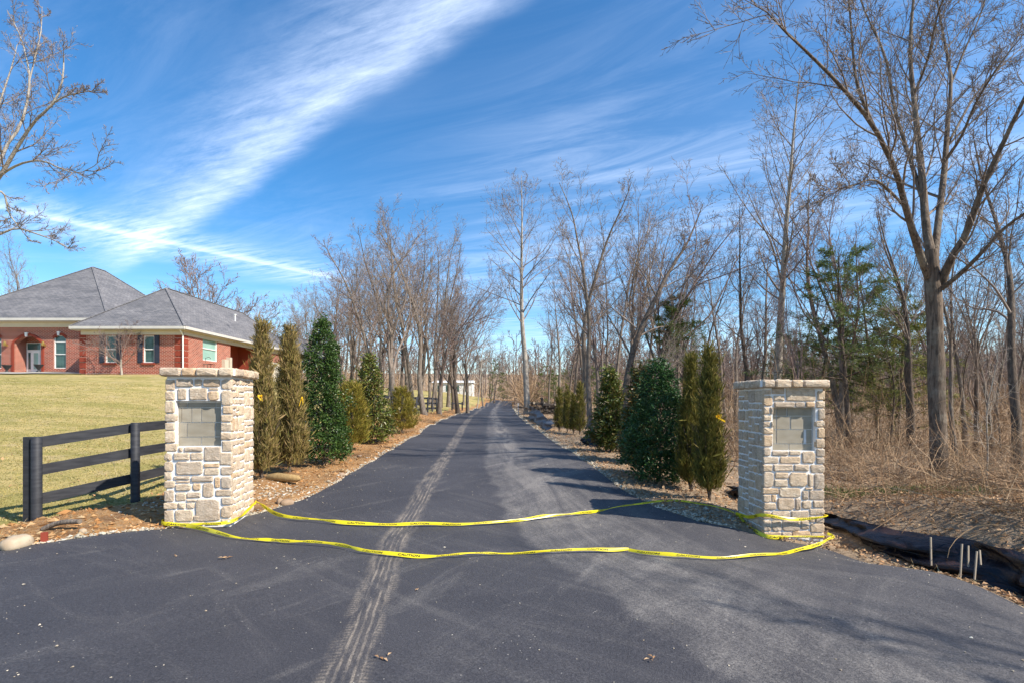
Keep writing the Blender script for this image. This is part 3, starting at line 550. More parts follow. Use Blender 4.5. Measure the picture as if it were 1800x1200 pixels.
def pillar(loc, rz, s_, H_, traced, x0, x1, ybase, ytop, rec, blocks, label, rng, side_lbl):
    """s_: side of the square shaft, H_: height of the shaft under the cap; front faces -y"""
    root = empty('stone_pillar', loc, rz, label, 'gate pillar', 'stone gate pillars either side of the drive')
    h2 = s_ / 2; ux = lambda X: -h2 + (X - x0) / (x1 - x0) * s_; uz = lambda Y: (ybase - Y) / (ybase - ytop) * H_
    rx0, rz1, rx1, rz0 = ux(rec[0]), uz(rec[1]), ux(rec[2]), uz(rec[3]); dp = .075
    mb = MB(); y = -h2
    xs = [-h2, rx0, rx1, h2]; zs = [-.25, rz0, rz1, H_]
    for i in range(3):
        for j in range(3):
            if i == 1 and j == 1: continue
            mb.add([(xs[i], y, zs[j]), (xs[i + 1], y, zs[j]), (xs[i + 1], y, zs[j + 1]), (xs[i], y, zs[j + 1])], np.array([[0, 1, 2, 3]]))
    yb = y + dp
    mb.add([(rx0, yb, rz0), (rx1, yb, rz0), (rx1, yb, rz1), (rx0, yb, rz1)], np.array([[0, 1, 2, 3]]))
    for a, c in (((rx0, rz0), (rx1, rz0)), ((rx1, rz0), (rx1, rz1)), ((rx1, rz1), (rx0, rz1)), ((rx0, rz1), (rx0, rz0))):
        mb.add([(a[0], y, a[1]), (a[0], yb, a[1]), (c[0], yb, c[1]), (c[0], y, c[1])], np.array([[0, 1, 2, 3]]))
    mb.add([(-h2, h2, -.25), (h2, h2, -.25), (h2, h2, H_), (-h2, h2, H_)], np.array([[0, 3, 2, 1]]))
    for sx in (-1, 1): mb.add([(sx * h2, -h2, -.25), (sx * h2, h2, -.25), (sx * h2, h2, H_), (sx * h2, -h2, H_)], np.array([[0, 1, 2, 3]]))
    mb.box(-h2 - .055, h2 + .055, -h2 - .055, h2 + .055, H_ + .012, H_ + .095)
    mb.build('mortar', M['mortar'], root)
    def put(w_, h_, cx, cz, face, corner=0, pr=None):
        o = obj('stone', stone_mesh(w_, h_, rng, pr or rng.uniform(.012, .024)), root)
        px, py = {0: (cx, -h2), 1: (h2, cx), 2: (-cx, h2), 3: (-h2, -cx)}[face]; o.location = (px, py, cz); o.rotation_euler = (0, 0, face * math.pi / 2)
    for X0, Y0, X1, Y1 in traced:
        a, c = ux(X0), ux(X1); e0 = .022 if X0 < x0 + 30 else 0; e1 = .022 if X1 > x1 - 30 else 0
        put(c - a + e0 + e1 - .005, (Y1 - Y0) / (ybase - ytop) * H_ - .006, (a - e0 + c + e1) / 2, (uz(Y0) + uz(Y1)) / 2, 0)
    for face in (1, 3, 2):
        for a, z0, c, z1 in masonry2(s_, H_ - .02, rng):
            put(c - a - .022, z1 - z0 - .020, -h2 + (a + c) / 2, (z0 + z1) / 2, face)
    for X0, Y0, X1, Y1 in blocks:
        a, c, z0, z1 = ux(X0) + .002, ux(X1) - .002, uz(Y1) + .002, uz(Y0) - .002
        q = MB().box(a, c, yb - .012, yb + .01, z0, z1); q.build('block', M['block'], root)
    # cap: rough stones round the rim and a mortar bed on top
    o_ = h2 + .055
    for face in range(4):
        x = -o_ + (0 if face % 2 == 0 else .06)
        end = o_ - (0 if face % 2 == 0 else .06)
        while x < end - .02:
            w2 = rng.uniform(.15, .27); w2 = end - x if end - x - w2 < .11 else w2; hh = rng.uniform(.098, .115)
            me = cap_mesh(w2 - .006, .17, hh, rng); o = obj('cap_stone', me, root); cx = x + w2 / 2; oy = o_ + rng.uniform(-.01, .012)
            px, py = {0: (cx, -oy), 1: (oy, cx), 2: (-cx, oy), 3: (-oy, -cx)}[face]; o.location = (px, py, H_ + .052); o.rotation_euler = (0, 0, face * math.pi / 2); x += w2
    return root
def cap_mesh(w_, dpt, h_, rng):
    V = []; a, c = w_ / 2, h_ / 2; e = .016
    rings = [(dpt, 0), (.02, 0), (-.0, 0), (-.028, e)]; o = [(-a + e, -c), (0, -c), (a - e, -c), (a, -c + e), (a, c - e), (a - e, c), (0, c), (-a + e, c), (-a, c - e), (-a, -c + e)]; n = len(o)
    for y, ins in rings:
        for x, z in o: V.append((x * (1 - ins / a) + rng.uniform(-.003, .003), y + rng.uniform(-.005, .005), z * (1 - ins / c) + rng.uniform(-.005, .005)))
    V.append((0, -.036, 0)); V.append((0, dpt, 0))
    q = [(r_ * n + i, r_ * n + (i + 1) % n, (r_ + 1) * n + (i + 1) % n, (r_ + 1) * n + i) for r_ in range(3) for i in range(n)]
    t3 = [(3 * n + i, 3 * n + (i + 1) % n, 4 * n) for i in range(n)] + [((i + 1) % n, i, 4 * n + 1) for i in range(n)]
    return mesh('cap_stone', V, [np.array(q), np.array(t3)], M['stone'])
BL = [(215,535,335,600),(343,535,748,600),(756,535,860,600),(262,606,400,808),(408,606,542,808),(550,606,860,808),(215,606,258,808),(215,816,332,1014),(340,816,740,1014),(750,816,860,1014),(215,1020,535,1138),(545,1020,860,1138)]
BR = [(632,482,706,594),(716,482,856,594),(868,482,1208,594),(632,600,706,786),(716,600,900,786),(914,600,1208,786),(632,793,704,988),(714,793,1095,988),(1135,793,1208,988),(632,995,882,1080),(892,995,1208,1080)]
SZ = .75; th = rad(7)
Nx, Ny = (405 - 900) / F * 6.5, 6.5                                     # near corner of the left pillar
lc = (Nx - (SZ / 2) * math.cos(th) - (SZ / 2) * math.sin(th), Ny - (SZ / 2) * math.sin(th) + (SZ / 2) * math.cos(th))
zl = EYE - 215 * 6.5 / F; hl = (920 - 661) / F * 6.5
PL = pillar((lc[0], lc[1], zl), th, SZ, hl, SL, 85, 1000, 2236, 168, (210, 508, 866, 1146), BL, 'bright sunlit stone gate pillar left of the drive, beside the black fence', random.Random(7), 0)
D2 = 6.6; zr = EYE - 240 * D2 / F; hr = (945 - 681) / F * D2; Rx = 444 / F * D2
PR = pillar((Rx + SZ / 2, D2 + SZ / 2, zr), 0, SZ, hr, SR, 510, 1320, 2316, 200, (622, 474, 1220, 1088), BR, 'stone gate pillar right of the drive with yellow tape round its foot and a shaded left side', random.Random(9), 0)

# ------------------------------------------------------------------ caution tape
yellow, t, b = material('yellow_plastic_tape', .35, .5); n = t.noise(coords(t), 9., 3.); t.put(b.inputs['Base Color'], t.mix(n, (.80, .66, .015), (.70, .56, .01)))
black_ink = simple('black_ink', (.015, .015, .015), (.02, .02, .02), 5., .5)
def text_mesh(word, size):
    cu = bpy.data.curves.new('lettering', 'FONT'); cu.body = word; cu.size = size; cu.offset = size * .018; cu.resolution_u = 2; cu.fill_mode = 'FRONT'; o = bpy.data.objects.new('lettering', cu); COL.objects.link(o)
    dg = bpy.context.evaluated_depsgraph_get(); me = bpy.data.meshes.new_from_object(o.evaluated_get(dg)); V = np.empty(len(me.vertices) * 3); me.vertices.foreach_get('co', V)
    Fs = [list(p.vertices) for p in me.polygons]; bpy.data.objects.remove(o); bpy.data.curves.remove(cu); bpy.data.meshes.remove(me)
    T = []
    for f in Fs: T += [(f[0], f[i], f[i + 1]) for i in range(1, len(f) - 1)]
    return V.reshape(-1, 3), np.array(T)
TV, TF = text_mesh('CAUTION', .046)
TV[:, 0] *= 1.15; TW = TV[:, 0].max(); TV[:, 1] -= TV[:, 1].max() / 2
def spline(P, step=.03):
    P = np.array(P, float); Q_ = np.vstack([2 * P[0] - P[1], P, 2 * P[-1] - P[-2]]); out = []
    for i in range(1, len(Q_) - 2):
        L = np.linalg.norm(Q_[i + 1] - Q_[i]); k = max(2, int(L / step)); s = np.linspace(0, 1, k, endpoint=False)[:, None]; a, b_, c, d_ = Q_[i - 1], Q_[i], Q_[i + 1], Q_[i + 2]
        out.append(.5 * ((2 * b_) + (-a + c) * s + (2 * a - 5 * b_ + 4 * c - d_) * s ** 2 + (-a + 3 * b_ - 3 * c + d_) * s ** 3))
    out.append(P[-1:]); return np.vstack(out)
def tape(P, label, seed, up0=.9, twist=.55, wid=.066):
    C = spline(P); rng = np.random.default_rng(seed); n = len(C); q0 = np.arange(n) * .03; fade = np.minimum(1, np.minimum(q0, q0[::-1]) * 4); C = C + np.stack([0 * q0, .028 * vnoise(q0 * 1.7, q0 * 0 + seed, 3) * fade, .014 * vnoise(q0 * 2.3, q0 * 0 + seed, 4) * fade], 1); s = np.concatenate([[0], np.cumsum(np.linalg.norm(np.diff(C, axis=0), axis=1))])
    T = nrm(np.gradient(C, axis=0)); U = np.tile([0, 0, 1.], (n, 1)); N = nrm(np.cross(T, U)); U = np.cross(N, T)
    # camera-ward lean varies along the strand, it folds thin where it twists
    a = up0 + twist * vnoise(s * 1.9 + seed, s * 0 + .5, seed) + .5 * vnoise(s * 4.3 + seed, s * 0 + 2.5, seed)
    wd = wid * np.clip(.66 + .62 * vnoise(s * 2.3, s * 0 + 7.5, seed) + .2 * vnoise(s * 9, s * 0 + 3.5, seed), .22, 1)
    sgn = np.where(N[:, 1:2] > 0, -1, 1); N = N * sgn
    A = U * np.sin(a)[:, None] + N * np.cos(a)[:, None] * -1; A = nrm(A)
    F1 = nrm(np.cross(T, A)); F1 *= np.where(F1[:, 1:2] > 0, -1, 1)
    V = np.stack([C - A * wd[:, None] / 2, C + F1 * .004, C + A * wd[:, None] / 2], 1).reshape(-1, 3); i = np.arange(n - 1) * 3
    Fq = np.concatenate([np.stack([i, i + 3, i + 4, i + 1], 1), np.stack([i + 1, i + 4, i + 5, i + 2], 1)])
    root = obj('caution_tape', mesh('caution_tape', V, Fq, yellow, True)); tag(root, label, 'caution tape', 'strands of yellow caution tape')
    q = .1
    while q + TW < s[-1]:
        u = q + TV[:, 0]; c = np.stack([np.interp(u, s, C[:, k]) for k in range(3)], 1); a_ = np.stack([np.interp(u, s, A[:, k]) for k in range(3)], 1); f_ = np.stack([np.interp(u, s, F1[:, k]) for k in range(3)], 1); wk = np.interp(u, s, wd) / .072
        left = C[min(n - 1, int(np.searchsorted(s, q + TW)))][0] < C[int(np.searchsorted(s, q))][0]
        c2 = c
        if left:
            u = q + TW - TV[:, 0]; c2 = np.stack([np.interp(u, s, C[:, k]) for k in range(3)], 1); a_ = np.stack([np.interp(u, s, A[:, k]) for k in range(3)], 1); f_ = np.stack([np.interp(u, s, F1[:, k]) for k in range(3)], 1)
        MB().add(c2 + a_ * (TV[:, 1] * wk)[:, None] + f_ * .0065, TF).build('lettering', black_ink, root); q += TW + .17
    return root
def TP(px, py, lift=.035):
    x, y, z = G(px, py, True); k = (EYE - z - lift) / (EYE - z); return (x * k, y * k, z + lift)
def corner(pl, sx, sy, z, o=.036):
    M_ = Matrix.Rotation(pl.rotation_euler[2], 3, 'Z'); v = M_ @ Vector((sx * (SZ / 2 + o), sy * (SZ / 2 + o), 0)); return (pl.location[0] + v.x, pl.location[1] + v.y, z)
l0 = corner(PL, -1, -1, zl + .05); l1 = corner(PL, 1, -1, zl + .04); l2 = corner(PL, 1, 1, zl + .13)
mid01 = tuple(np.array(l0) * .5 + np.array(l1) * .5 + np.array([0, -.012, -.03]))
tape([corner(PL, -1, 0, zl + .06), l0, mid01, l1, l2], 'yellow tape wrapped round the foot of the left pillar', 3, 1.25, .2)
tape([l2] + [TP(x, y) for x, y in ((500, 908), (560, 914), (630, 918), (700, 920), (770, 920), (830, 919), (910, 913), (1000, 903), (1080, 891), (1155, 880))], 'rear strand of yellow caution tape crossing the drive behind the front one', 5, 1.15, .45, .052)
tape([l0] + [TP(x, y) for x, y in ((340, 927), (400, 940), (470, 947), (550, 954), (600, 961), (640, 968), (700, 973), (800, 974), (900, 971), (1000, 967), (1070, 965), (1105, 965))], 'front strand of yellow caution tape sagging from the left pillar to mid drive', 7, 1.1, .5, .052)
r0 = corner(PR, -1, -1, zr + .06); r1 = corner(PR, 1, -1, zr + .07)
tape([TP(1105, 966), TP(1140, 971), TP(1200, 976), TP(1280, 979), TP(1360, 973), TP(1400, 966, .05), tuple(np.array(r1) + np.array([.0, -.12, -.03])), r1], 'thin tape length curling up to the outer foot of the right pillar', 9, 1.1, .4, .042)
rb = corner(PR, -1, 1, zr + .13)
tape([rb, r0, tuple(np.array(r0) * .5 + np.array(r1) * .5 + np.array([0, -.01, -.03])), (r1[0] - .04, r1[1], zr + .03)], 'lower loop of tape round the foot of the right pillar', 11, 1.35, .15, .05)
tape([corner(PR, -1, 1, zr + .15), corner(PR, -1, 0, zr + .19), corner(PR, -1, -1, zr + .30), corner(PR, 0, -1, zr + .245), corner(PR, 1, -1, zr + .29), corner(PR, 1, 0, zr + .24)], 'upper loop of tape drawn across the face of the right pillar', 13, 1.45, .12, .06)
tape([TP(1155, 880, .03)] + [(x_, y_, h1(x_, y_) + .03) for x_, y_ in ((2.6, 7.95), (2.95, 7.65), (3.12, 7.42), (rb[0] + .0, rb[1] + .03))], 'tape end trailing over the gravel behind the right pillar', 15, .9, .4, .05)

# ------------------------------------------------------------------ black board fence
FP = [(-6.50, 7.0), (-5.85, 7.95), (-5.9, 10.4), (-6.05, 12.8), (-6.15, 15.2), (-6.25, 17.6), (-6.3, 20), (-6.32, 22.4), (-6.34, 24.8), (-6.36, 27.2), (-6.38, 29.6), (-6.4, 32), (-6.42, 34.4), (-6.44, 36.8), (-6.46, 39.2), (-6.47, 41.6), (-6.48, 44), (-6.5, 46.4)]
fr = empty('board_fence', (FP[0][0], FP[0][1], h1(*FP[0])), 0, 'black three-board fence running back along the left of the drive', 'fence')
base = np.array(fr.location); tops = []
for i, (x, y) in enumerate(FP):
    g = h1(x, y); top = max(g + 1.17, 0) if i < 2 else g + 1.17; 
    if i == 0: g = EYE - 215 * y / F; top = EYE - (767 - 705) * y / F
    if i == 1: g = EYE - 175 * y / F; top = EYE - (742 - 705) * y / F
    tops.append(top); k = 10; rng = random.Random(i); r_ = .063
    prof = [(r_, -.3 + g - base[2]), (r_ * .97, top - base[2] - .01), (r_ * .8, top - base[2])]
    MB().lathe((x - base[0], y - base[1], 0), prof, k).build('post', M['board'], fr, True)
for i in range(len(FP) - 1):
    for dz in (.085, .47, .87):
        a = np.array([FP[i][0] - base[0], FP[i][1] - base[1], tops[i] - dz - base[2]]); c = np.array([FP[i + 1][0] - base[0], FP[i + 1][1] - base[1], tops[i + 1] - dz - base[2]])
        dv = (c - a)[:2]; nv = np.array([-dv[1], dv[0]]) / np.linalg.norm(dv) * .078; a[:2] += nv; c[:2] += nv; tv = (c - a) / np.linalg.norm(c - a)
        if i > 0: a = a + tv * .006
        MB().beam(a, c - tv * .006, .026, .145).build('board', M['board'], fr)
a = np.array(FP[0]) - base[:2]; MB().box(a[0] - .17, a[0] - .08, a[1] - .02, a[1] + .02, -.0, tops[0] - base[2] + .0).build('backing_board', M['board'], fr)
# two short posts past the end of the fence
fr2 = empty('short_rail_fence', (-6.1, 52, h1(-6.1, 52)), 0, 'short black rail section past the far end of the board fence', 'fence')
for dx, dy in ((0, 0), (.9, 1.5)): MB().box(dx - .07, dx + .07, dy - .07, dy + .07, -.2, .85).build('post', M['board'], fr2)
MB().beam((0, -.09, .7), (.9, 1.41, .7), .03, .14).build('board', M['board'], fr2)

# ------------------------------------------------------------------ the brick house
house = empty('brick_house', (-25, 34, 3.4), 0, 'single-storey red brick house with grey hipped roofs on the rise at left', 'house'); HO = np.array([-25., 34., 3.4])
def uvbox(o, roof=False):
    me = o.data; uvl = me.uv_layers.new(name='UVMap'); d_ = uvl.data; arr = np.empty(len(me.loops) * 2, np.float32)
    for p in me.polygons:
        nn = p.normal
        for li in p.loop_indices:
            v = me.vertices[me.loops[li].vertex_index].co
            if roof:
                hzn = Vector((nn.y, -nn.x, 0)); hzn = hzn.normalized() if hzn.length > 1e-4 else Vector((1, 0, 0)); up = nn.cross(hzn); u, w_ = v.dot(hzn), v.dot(up)
            else: u, w_ = (v.x if abs(nn.y) > .5 else v.y), v.z
            arr[li * 2] = u; arr[li * 2 + 1] = w_
    d_.foreach_set('uv', arr)
def wall(x0, x1, y, z0, z1, holes, axis='x', thick=.25, name='wall', arches=()):
    """a wall in the plane y (axis x) or x (axis y) with rectangular openings; arches fill the shoulders of an opening"""
    xs = sorted({x0, x1, *[h[0] for h in holes], *[h[1] for h in holes]}); zs = sorted({z0, z1, *[h[2] for h in holes], *[h[3] for h in holes]}); mb = MB()
    def P(a, d_, z): return (a - HO[0], y + d_ - HO[1], z - HO[2]) if axis == 'x' else (y - d_ - HO[0], a - HO[1], z - HO[2])
    def quad(*p): mb.add([P(*q) for q in p], np.arange(4)[None])
    for i in range(len(xs) - 1):
        for j in range(len(zs) - 1):
            cx, cz = (xs[i] + xs[i + 1]) / 2, (zs[j] + zs[j + 1]) / 2
            if any(h[0] < cx < h[1] and h[2] < cz < h[3] for h in holes): continue
            quad((xs[i], 0, zs[j]), (xs[i + 1], 0, zs[j]), (xs[i + 1], 0, zs[j + 1]), (xs[i], 0, zs[j + 1]))
    for h in holes:
        a, c, z_, zt = h
        quad((a, 0, z_), (a, thick, z_), (a, thick, zt), (a, 0, zt)); quad((c, 0, z_), (c, 0, zt), (c, thick, zt), (c, thick, z_)); quad((a, 0, z_), (c, 0, z_), (c, thick, z_), (a, thick, z_)); quad((a, 0, zt), (a, thick, zt), (c, thick, zt), (c, 0, zt))
    for a, c, zs_, zt in arches:                     # segmental arch: spring zs_, crown zt
        k = 8; q = np.linspace(-1, 1, k + 1); X = (a + c) / 2 + q * (c - a) / 2; Z = zs_ + (zt - .02 - zs_) * (1 - q ** 2)
        for i in range(k):
            quad((X[i], .004, Z[i]), (X[i + 1], .004, Z[i + 1]), (X[i + 1], .004, zt), (X[i], .004, zt)); quad((X[i], .004, Z[i]), (X[i], thick, Z[i]), (X[i + 1], thick, Z[i + 1]), (X[i + 1], .004, Z[i + 1]))
    o = mb.build(name, M['brick'], house); uvbox(o); return o
wx = lambda px, Y: (px - 900) / F * Y
wz = lambda py, Y: EYE + (705 - py) / F * Y
def hb(name, mat, x0, x1, y0, y1, z0, z1, parent=None, po=None):
    po = HO if po is None else po
    return MB().box(x0 - po[0], x1 - po[0], y0 - po[1], y1 - po[1], z0 - po[2], z1 - po[2]).build(name, mat, parent or house)
YW, YM = 34.0, 36.5; XW0, XW1 = wx(140, YW), wx(322, YW); ZE = 6.26
# front wing
w1 = (wx(185, YW), wx(204, YW)); w2_ = (wx(252, YW), wx(271, YW)); zb, zt = wz(637, YW), wz(590, YW)
wall(XW0, XW1, YW, 3.0, ZE, [(w1[0], w1[1], zb, zt), (w2_[0], w2_[1], zb, zt)])
wall(YW, 39.7, XW1, 3.0, ZE, [(36.15, 37.95, wz(634, 37) - .0, wz(593, 37) + .0)], 'y')
hb('side_wall', M['brick_trim'], XW1 - 1.6, XW1 - 1.5, 39.7, 43.6, 3.0, ZE)          # wall set back under the eave
MB().box(-XW1 * 0 + XW1 - 1.6 - HO[0], XW1 - HO[0] - .002, 43.6 - HO[1], 43.8 - HO[1], -.4, ZE - HO[2]).build('return_wall', M['brick_trim'], house)
MB().box(XW1 - 1.6 - HO[0], XW1 - HO[0] - .002, 39.5 - HO[1], 39.69 - HO[1], -.4, ZE - HO[2]).build('return_wall', M['brick_trim'], house)
wall(43.8, 51.0, XW1, 3.0, ZE, [(44.2, 48.9, 3.2, 5.2), (49.3, 50.3, 4.3, 5.4)], 'y')
g = hb('garage_door', M['cream'], XW1 - .12, XW1 - .06, 44.2, 48.9, 3.2, 5.2)
for k in range(4): hb('panel', M['cream'], XW1 - .06, XW1 - .035, 44.26, 48.84, 3.26 + k * .49, 3.70 + k * .49, g)
wall(XW0 - 0, YW * 0 + XW0 + .001, 0, 0, 0, []) if False else None
MB().box(XW0 - HO[0], XW0 - HO[0] + .2, .01, YM - HO[1] + .5, -.4, ZE - HO[2] - .01).build('return_wall', M['brick_trim'], house)
def window(x0, x1, Y, z0, z1, mat, rail=(.5,), name='window', axis='x', arch=0.):
    """glazed window 6 cm back from the wall face"""
    f = empty(name, (0, 0, 0)); f.parent = house; del_ = .08; t_ = .055
    def P(a, c, d0, d1, za, zc): return MB().box(a - HO[0], c - HO[0], Y + d0 - HO[1], Y + d1 - HO[1], za - HO[2], zc - HO[2]) if axis == 'x' else MB().box(Y - d1 - HO[0], Y - d0 - HO[0], a - HO[1], c - HO[1], za - HO[2], zc - HO[2])
    fm = MB()
    for a, c, za, zc in ((x0, x0 + t_, z0, z1), (x1 - t_, x1, z0, z1), (x0 + t_, x1 - t_, z0, z0 + t_), (x0 + t_, x1 - t_, z1 - t_, z1), *[(x0 + t_, x1 - t_, z0 + (z1 - z0) * r_ - .03, z0 + (z1 - z0) * r_ + .03) for r_ in rail]):
        q = P(a, c, del_ - .03, del_ + .03, za, zc); fm.add(q.V[0], list(q.F[4]))
    fm.build('frame', M['white'], f)
    P(x0 + .002, x1 - .002, del_ + .031, del_ + .045, z0 + .002, z1 - .002).build('pane', mat, f)
    return f
for a, c in (w1, w2_):
    f = window(a, c, YW, zb, zt, M['glass'], (.5,)); q = MB().box(a - .08 - HO[0], c + .08 - HO[0], -.09, -.003, zb - .12 - HO[2], zb - .004 - HO[2]); q.build('sill', M['brick_trim'], f)
    for s_, e_ in ((a - .36, a - .04), (c + .04, c + .36)):
        sh = hb('shutter', M['shutter'], s_, e_, YW - .045, YW - .004, zb - .02, zt + .02)
        for k in range(2):
            zz = zb + .05 + k * (zt - zb) / 2; hb('shutter_panel', M['shutter'], s_ + .05, e_ - .05, YW - .06, YW - .046, zz, zz + (zt - zb) / 2 - .12, sh)
window(36.15, 37.95, XW1, wz(634, 37), wz(593, 37), M['glass_pale'], (.5,), axis='y')
window(49.3, 50.3, XW1, 4.3, 5.4, M['glass'], (.5,), axis='y')
# brick quoins on the two corners of the wing
for k in range(7):
    z = 3.42 + k * .40
    for a, c in ((XW0 + .0, XW0 + .42), (XW1 - .52, XW1 - .06)): hb('quoin', M['brick_trim'], a, c, YW - .03, YW - .002, z, z + .31)
    hb('quoin', M['brick_trim'], XW1 + .002, XW1 + .03, YW + .05, YW + .5, z, z + .31)
# main block
ZM = 7.0; ax0, ax1 = wx(25, YM), wx(73, YM); d0, d1 = wx(50, YM), wx(72, YM); m0, m1 = wx(94.5, YM), wx(116, YM); l0_, l1_ = wx(-19, YM), wx(2.5, YM)
za = wz(590, YM)
wall(-46, XW0, YM, 3.0, ZM, [(ax0, ax1, 3.6, za), (m0, m1, wz(647, YM), wz(589, YM)), (l0_, l1_, wz(647, YM), wz(589, YM))], thick=.3, arches=[(ax0, ax1, wz(603, YM), za), (m0, m1, wz(595, YM), wz(589, YM)), (l0_, l1_, wz(595, YM), wz(589, YM))])
hb('side_wall', M['brick_trim'], XW0 + .25, XW0 + .45, YM, 49, 3.0, ZM)
for x in (ax0, ax1): pass
for a, c in ((m0, m1), (l0_, l1_)): window(a, c, YM, wz(647, YM), wz(589, YM), M['glass'], (.43, .80))
# porch niche behind the arch
pw = MB(); yb = YM + 1.0
pw.add([(ax0 - HO[0], YM + .3 - HO[1], 0), (ax0 - HO[0], yb - HO[1], 0), (ax0 - HO[0], yb - HO[1], za - HO[2] + .3), (ax0 - HO[0], YM + .3 - HO[1], za - HO[2] + .3)], np.arange(4)[None])
pw.add([(ax1 - HO[0] + .3, YM + .3 - HO[1], 0), (ax1 - HO[0] + .3, yb - HO[1], 0), (ax1 - HO[0] + .3, yb - HO[1], za - HO[2] + .3), (ax1 - HO[0] + .3, YM + .3 - HO[1], za - HO[2] + .3)], np.arange(4)[None])
pw.add([(ax0 - HO[0], yb - HO[1], 0), (ax1 + .3 - HO[0], yb - HO[1], 0), (ax1 + .3 - HO[0], yb - HO[1], za - HO[2] + .3), (ax0 - HO[0], yb - HO[1], za - HO[2] + .3)], np.arange(4)[None])
pw.add([(ax0 - HO[0], YM + .3 - HO[1], za - HO[2] + .3), (ax1 + .3 - HO[0], YM + .3 - HO[1], za - HO[2] + .3), (ax1 + .3 - HO[0], yb - HO[1], za - HO[2] + .3), (ax0 - HO[0], yb - HO[1], za - HO[2] + .3)], np.arange(4)[None])
o = pw.build('porch_wall', M['brick'], house); uvbox(o)
hb('porch_floor', M['concrete'], ax0 - .2, ax1 + .3, YM - .6, yb, 3.4, 3.64)
yd = yb - .06; e0, e1 = ax0 + .04, wx(74, yd)
dr = hb('door_surround', M['white'], e0, e1, yd - .05, yd + .05, 3.642, 5.85); hb('fanlight', M['glass'], e0 + .08, e1 - .08, yd - .07, yd - .052, 5.35, 5.8, dr)
hb('sidelight', M['glass'], e0 + .14, e0 + .30, yd - .07, yd - .052, 3.95, 5.15, dr); dd = hb('door', M['white'], e0 + .42, e1 - .08, yd - .09, yd - .052, 3.66, 5.28); hb('door_glass', M['glass_pale'], e0 + .56, e1 - .2, yd - .1, yd - .091, 3.95, 5.12, dd)
# arch ring and keystones
def ring(a, c, zs_, zt, legs):
    k = 12; q = np.linspace(-1, 1, k + 1); X = (a + c) / 2 + q * (c - a) / 2; Z = zs_ + (zt - zs_) * (1 - q ** 2); mb = MB()
    pts = [(a, legs)] + list(zip(X, Z)) + [(c, legs)] if legs else list(zip(X, Z)); ctr = np.array([(a + c) / 2, zs_ - 1])
    for (xa, za_), (xb, zb_) in zip(pts[:-1], pts[1:]):
        def o_(x, z):
            if legs and z < zs_ + .01: v = np.array([np.sign(x - ctr[0]), 0])
            else: v = np.array([x, z]) - ctr; v = v / np.linalg.norm(v)
            return x + v[0] * .17, z + v[1] * .17
        A, B_ = o_(xa, za_), o_(xb, zb_)
        for yy_ in (YM - .05,): mb.add([(xa - HO[0], yy_ - HO[1], za_ - HO[2]), (xb - HO[0], yy_ - HO[1], zb_ - HO[2]), (B_[0] - HO[0], yy_ - HO[1], B_[1] - HO[2]), (A[0] - HO[0], yy_ - HO[1], A[1] - HO[2])], np.arange(4)[None])
        for (p, q_) in (((xa, za_), (xb, zb_)), (A, B_)): mb.add([(p[0] - HO[0], YM - .05 - HO[1], p[1] - HO[2]), (q_[0] - HO[0], YM - .05 - HO[1], q_[1] - HO[2]), (q_[0] - HO[0], YM - HO[1] + .02, q_[1] - HO[2]), (p[0] - HO[0], YM - HO[1] + .02, p[1] - HO[2])], np.arange(4)[None])
    mb.build('arch_ring', M['brick_trim'], house)
ring(ax0, ax1, wz(603, YM), za, 3.64); ring(m0, m1, wz(595, YM), wz(589, YM), 0); ring(l0_, l1_, wz(595, YM), wz(589, YM), 0)
for cxp, py in ((48, 586), (104.5, 584)):
    x = wx(cxp, YM); z = wz(py + 3, YM); V = []
    for yy_ in (YM - .12, YM - .01):
        for (dx, dz) in ((-.06, -.12), (.06, -.12), (.10, .17), (-.10, .17)): V.append((x + dx - HO[0], yy_ - HO[1], z + dz - HO[2]))
    MB().add(V, np.array([(0, 1, 2, 3), (4, 7, 6, 5), (0, 4, 5, 1), (1, 5, 6, 2), (2, 6, 7, 3), (3, 7, 4, 0)])).build('keystone', M['white'], house)
# eaves, gutters, roofs
def hip(x0, x1, y0, y1, zev, rise, name='roof'):
    h_ = (x1 - x0) / 2; xm = (x0 + x1) / 2; V = [(x0, y0, zev), (x1, y0, zev), (x1, y1, zev), (x0, y1, zev), (xm, y0 + h_, zev + rise), (xm, y1 - h_, zev + rise)]
    V = np.array(V) - HO; mb = MB().add(V, [np.array([(0, 1, 4)]), np.array([(2, 3, 5)]), np.array([(1, 2, 5, 4)]), np.array([(3, 0, 4, 5)])]); o = mb.build(name, M['roof'], house); uvbox(o, True)
    rc = MB()
    for a, c in ((0, 4), (1, 4), (2, 5), (3, 5), (4, 5)): rc.beam(V[a] + (0, 0, .02), V[c] + (0, 0, .02), .15, .04)
    q = rc.build('ridge_cap', M['roof'], o); uvbox(q, True); return o
RX0, RX1, RY0, RY1 = XW0 - .25, XW1 + .42, YW - .5, 51.6
rw = hip(RX0, RX1, RY0, RY1, 6.50, 3.3)
def eave(x0, x1, y0, y1, z, ins):
    hb('soffit', M['cream'], x0 + .03, x1 - .03, y0 + .03, y1 - .03, z - .24, z - .21)
    hb('frieze', M['cream'], x0 + ins, x1 - ins, y0 + ins, y0 + ins + .05, z - .52, z - .241); hb('frieze', M['cream'], x1 - ins, x1 - ins + .05, y0 + ins + .05, y1 - ins, z - .52, z - .241)
    hb('gutter', M['trim'], x0, x1, y0 - .06, y0 + .028, z - .19, z - .01); hb('gutter', M['trim'], x1 - .028, x1 + .06, y0 + .03, y1, z - .19, z - .01); hb('gutter', M['trim'], x0 - .06, x0 + .028, y0 + .03, y1, z - .19, z - .01)
eave(RX0, RX1, RY0, RY1, 6.50, .40)
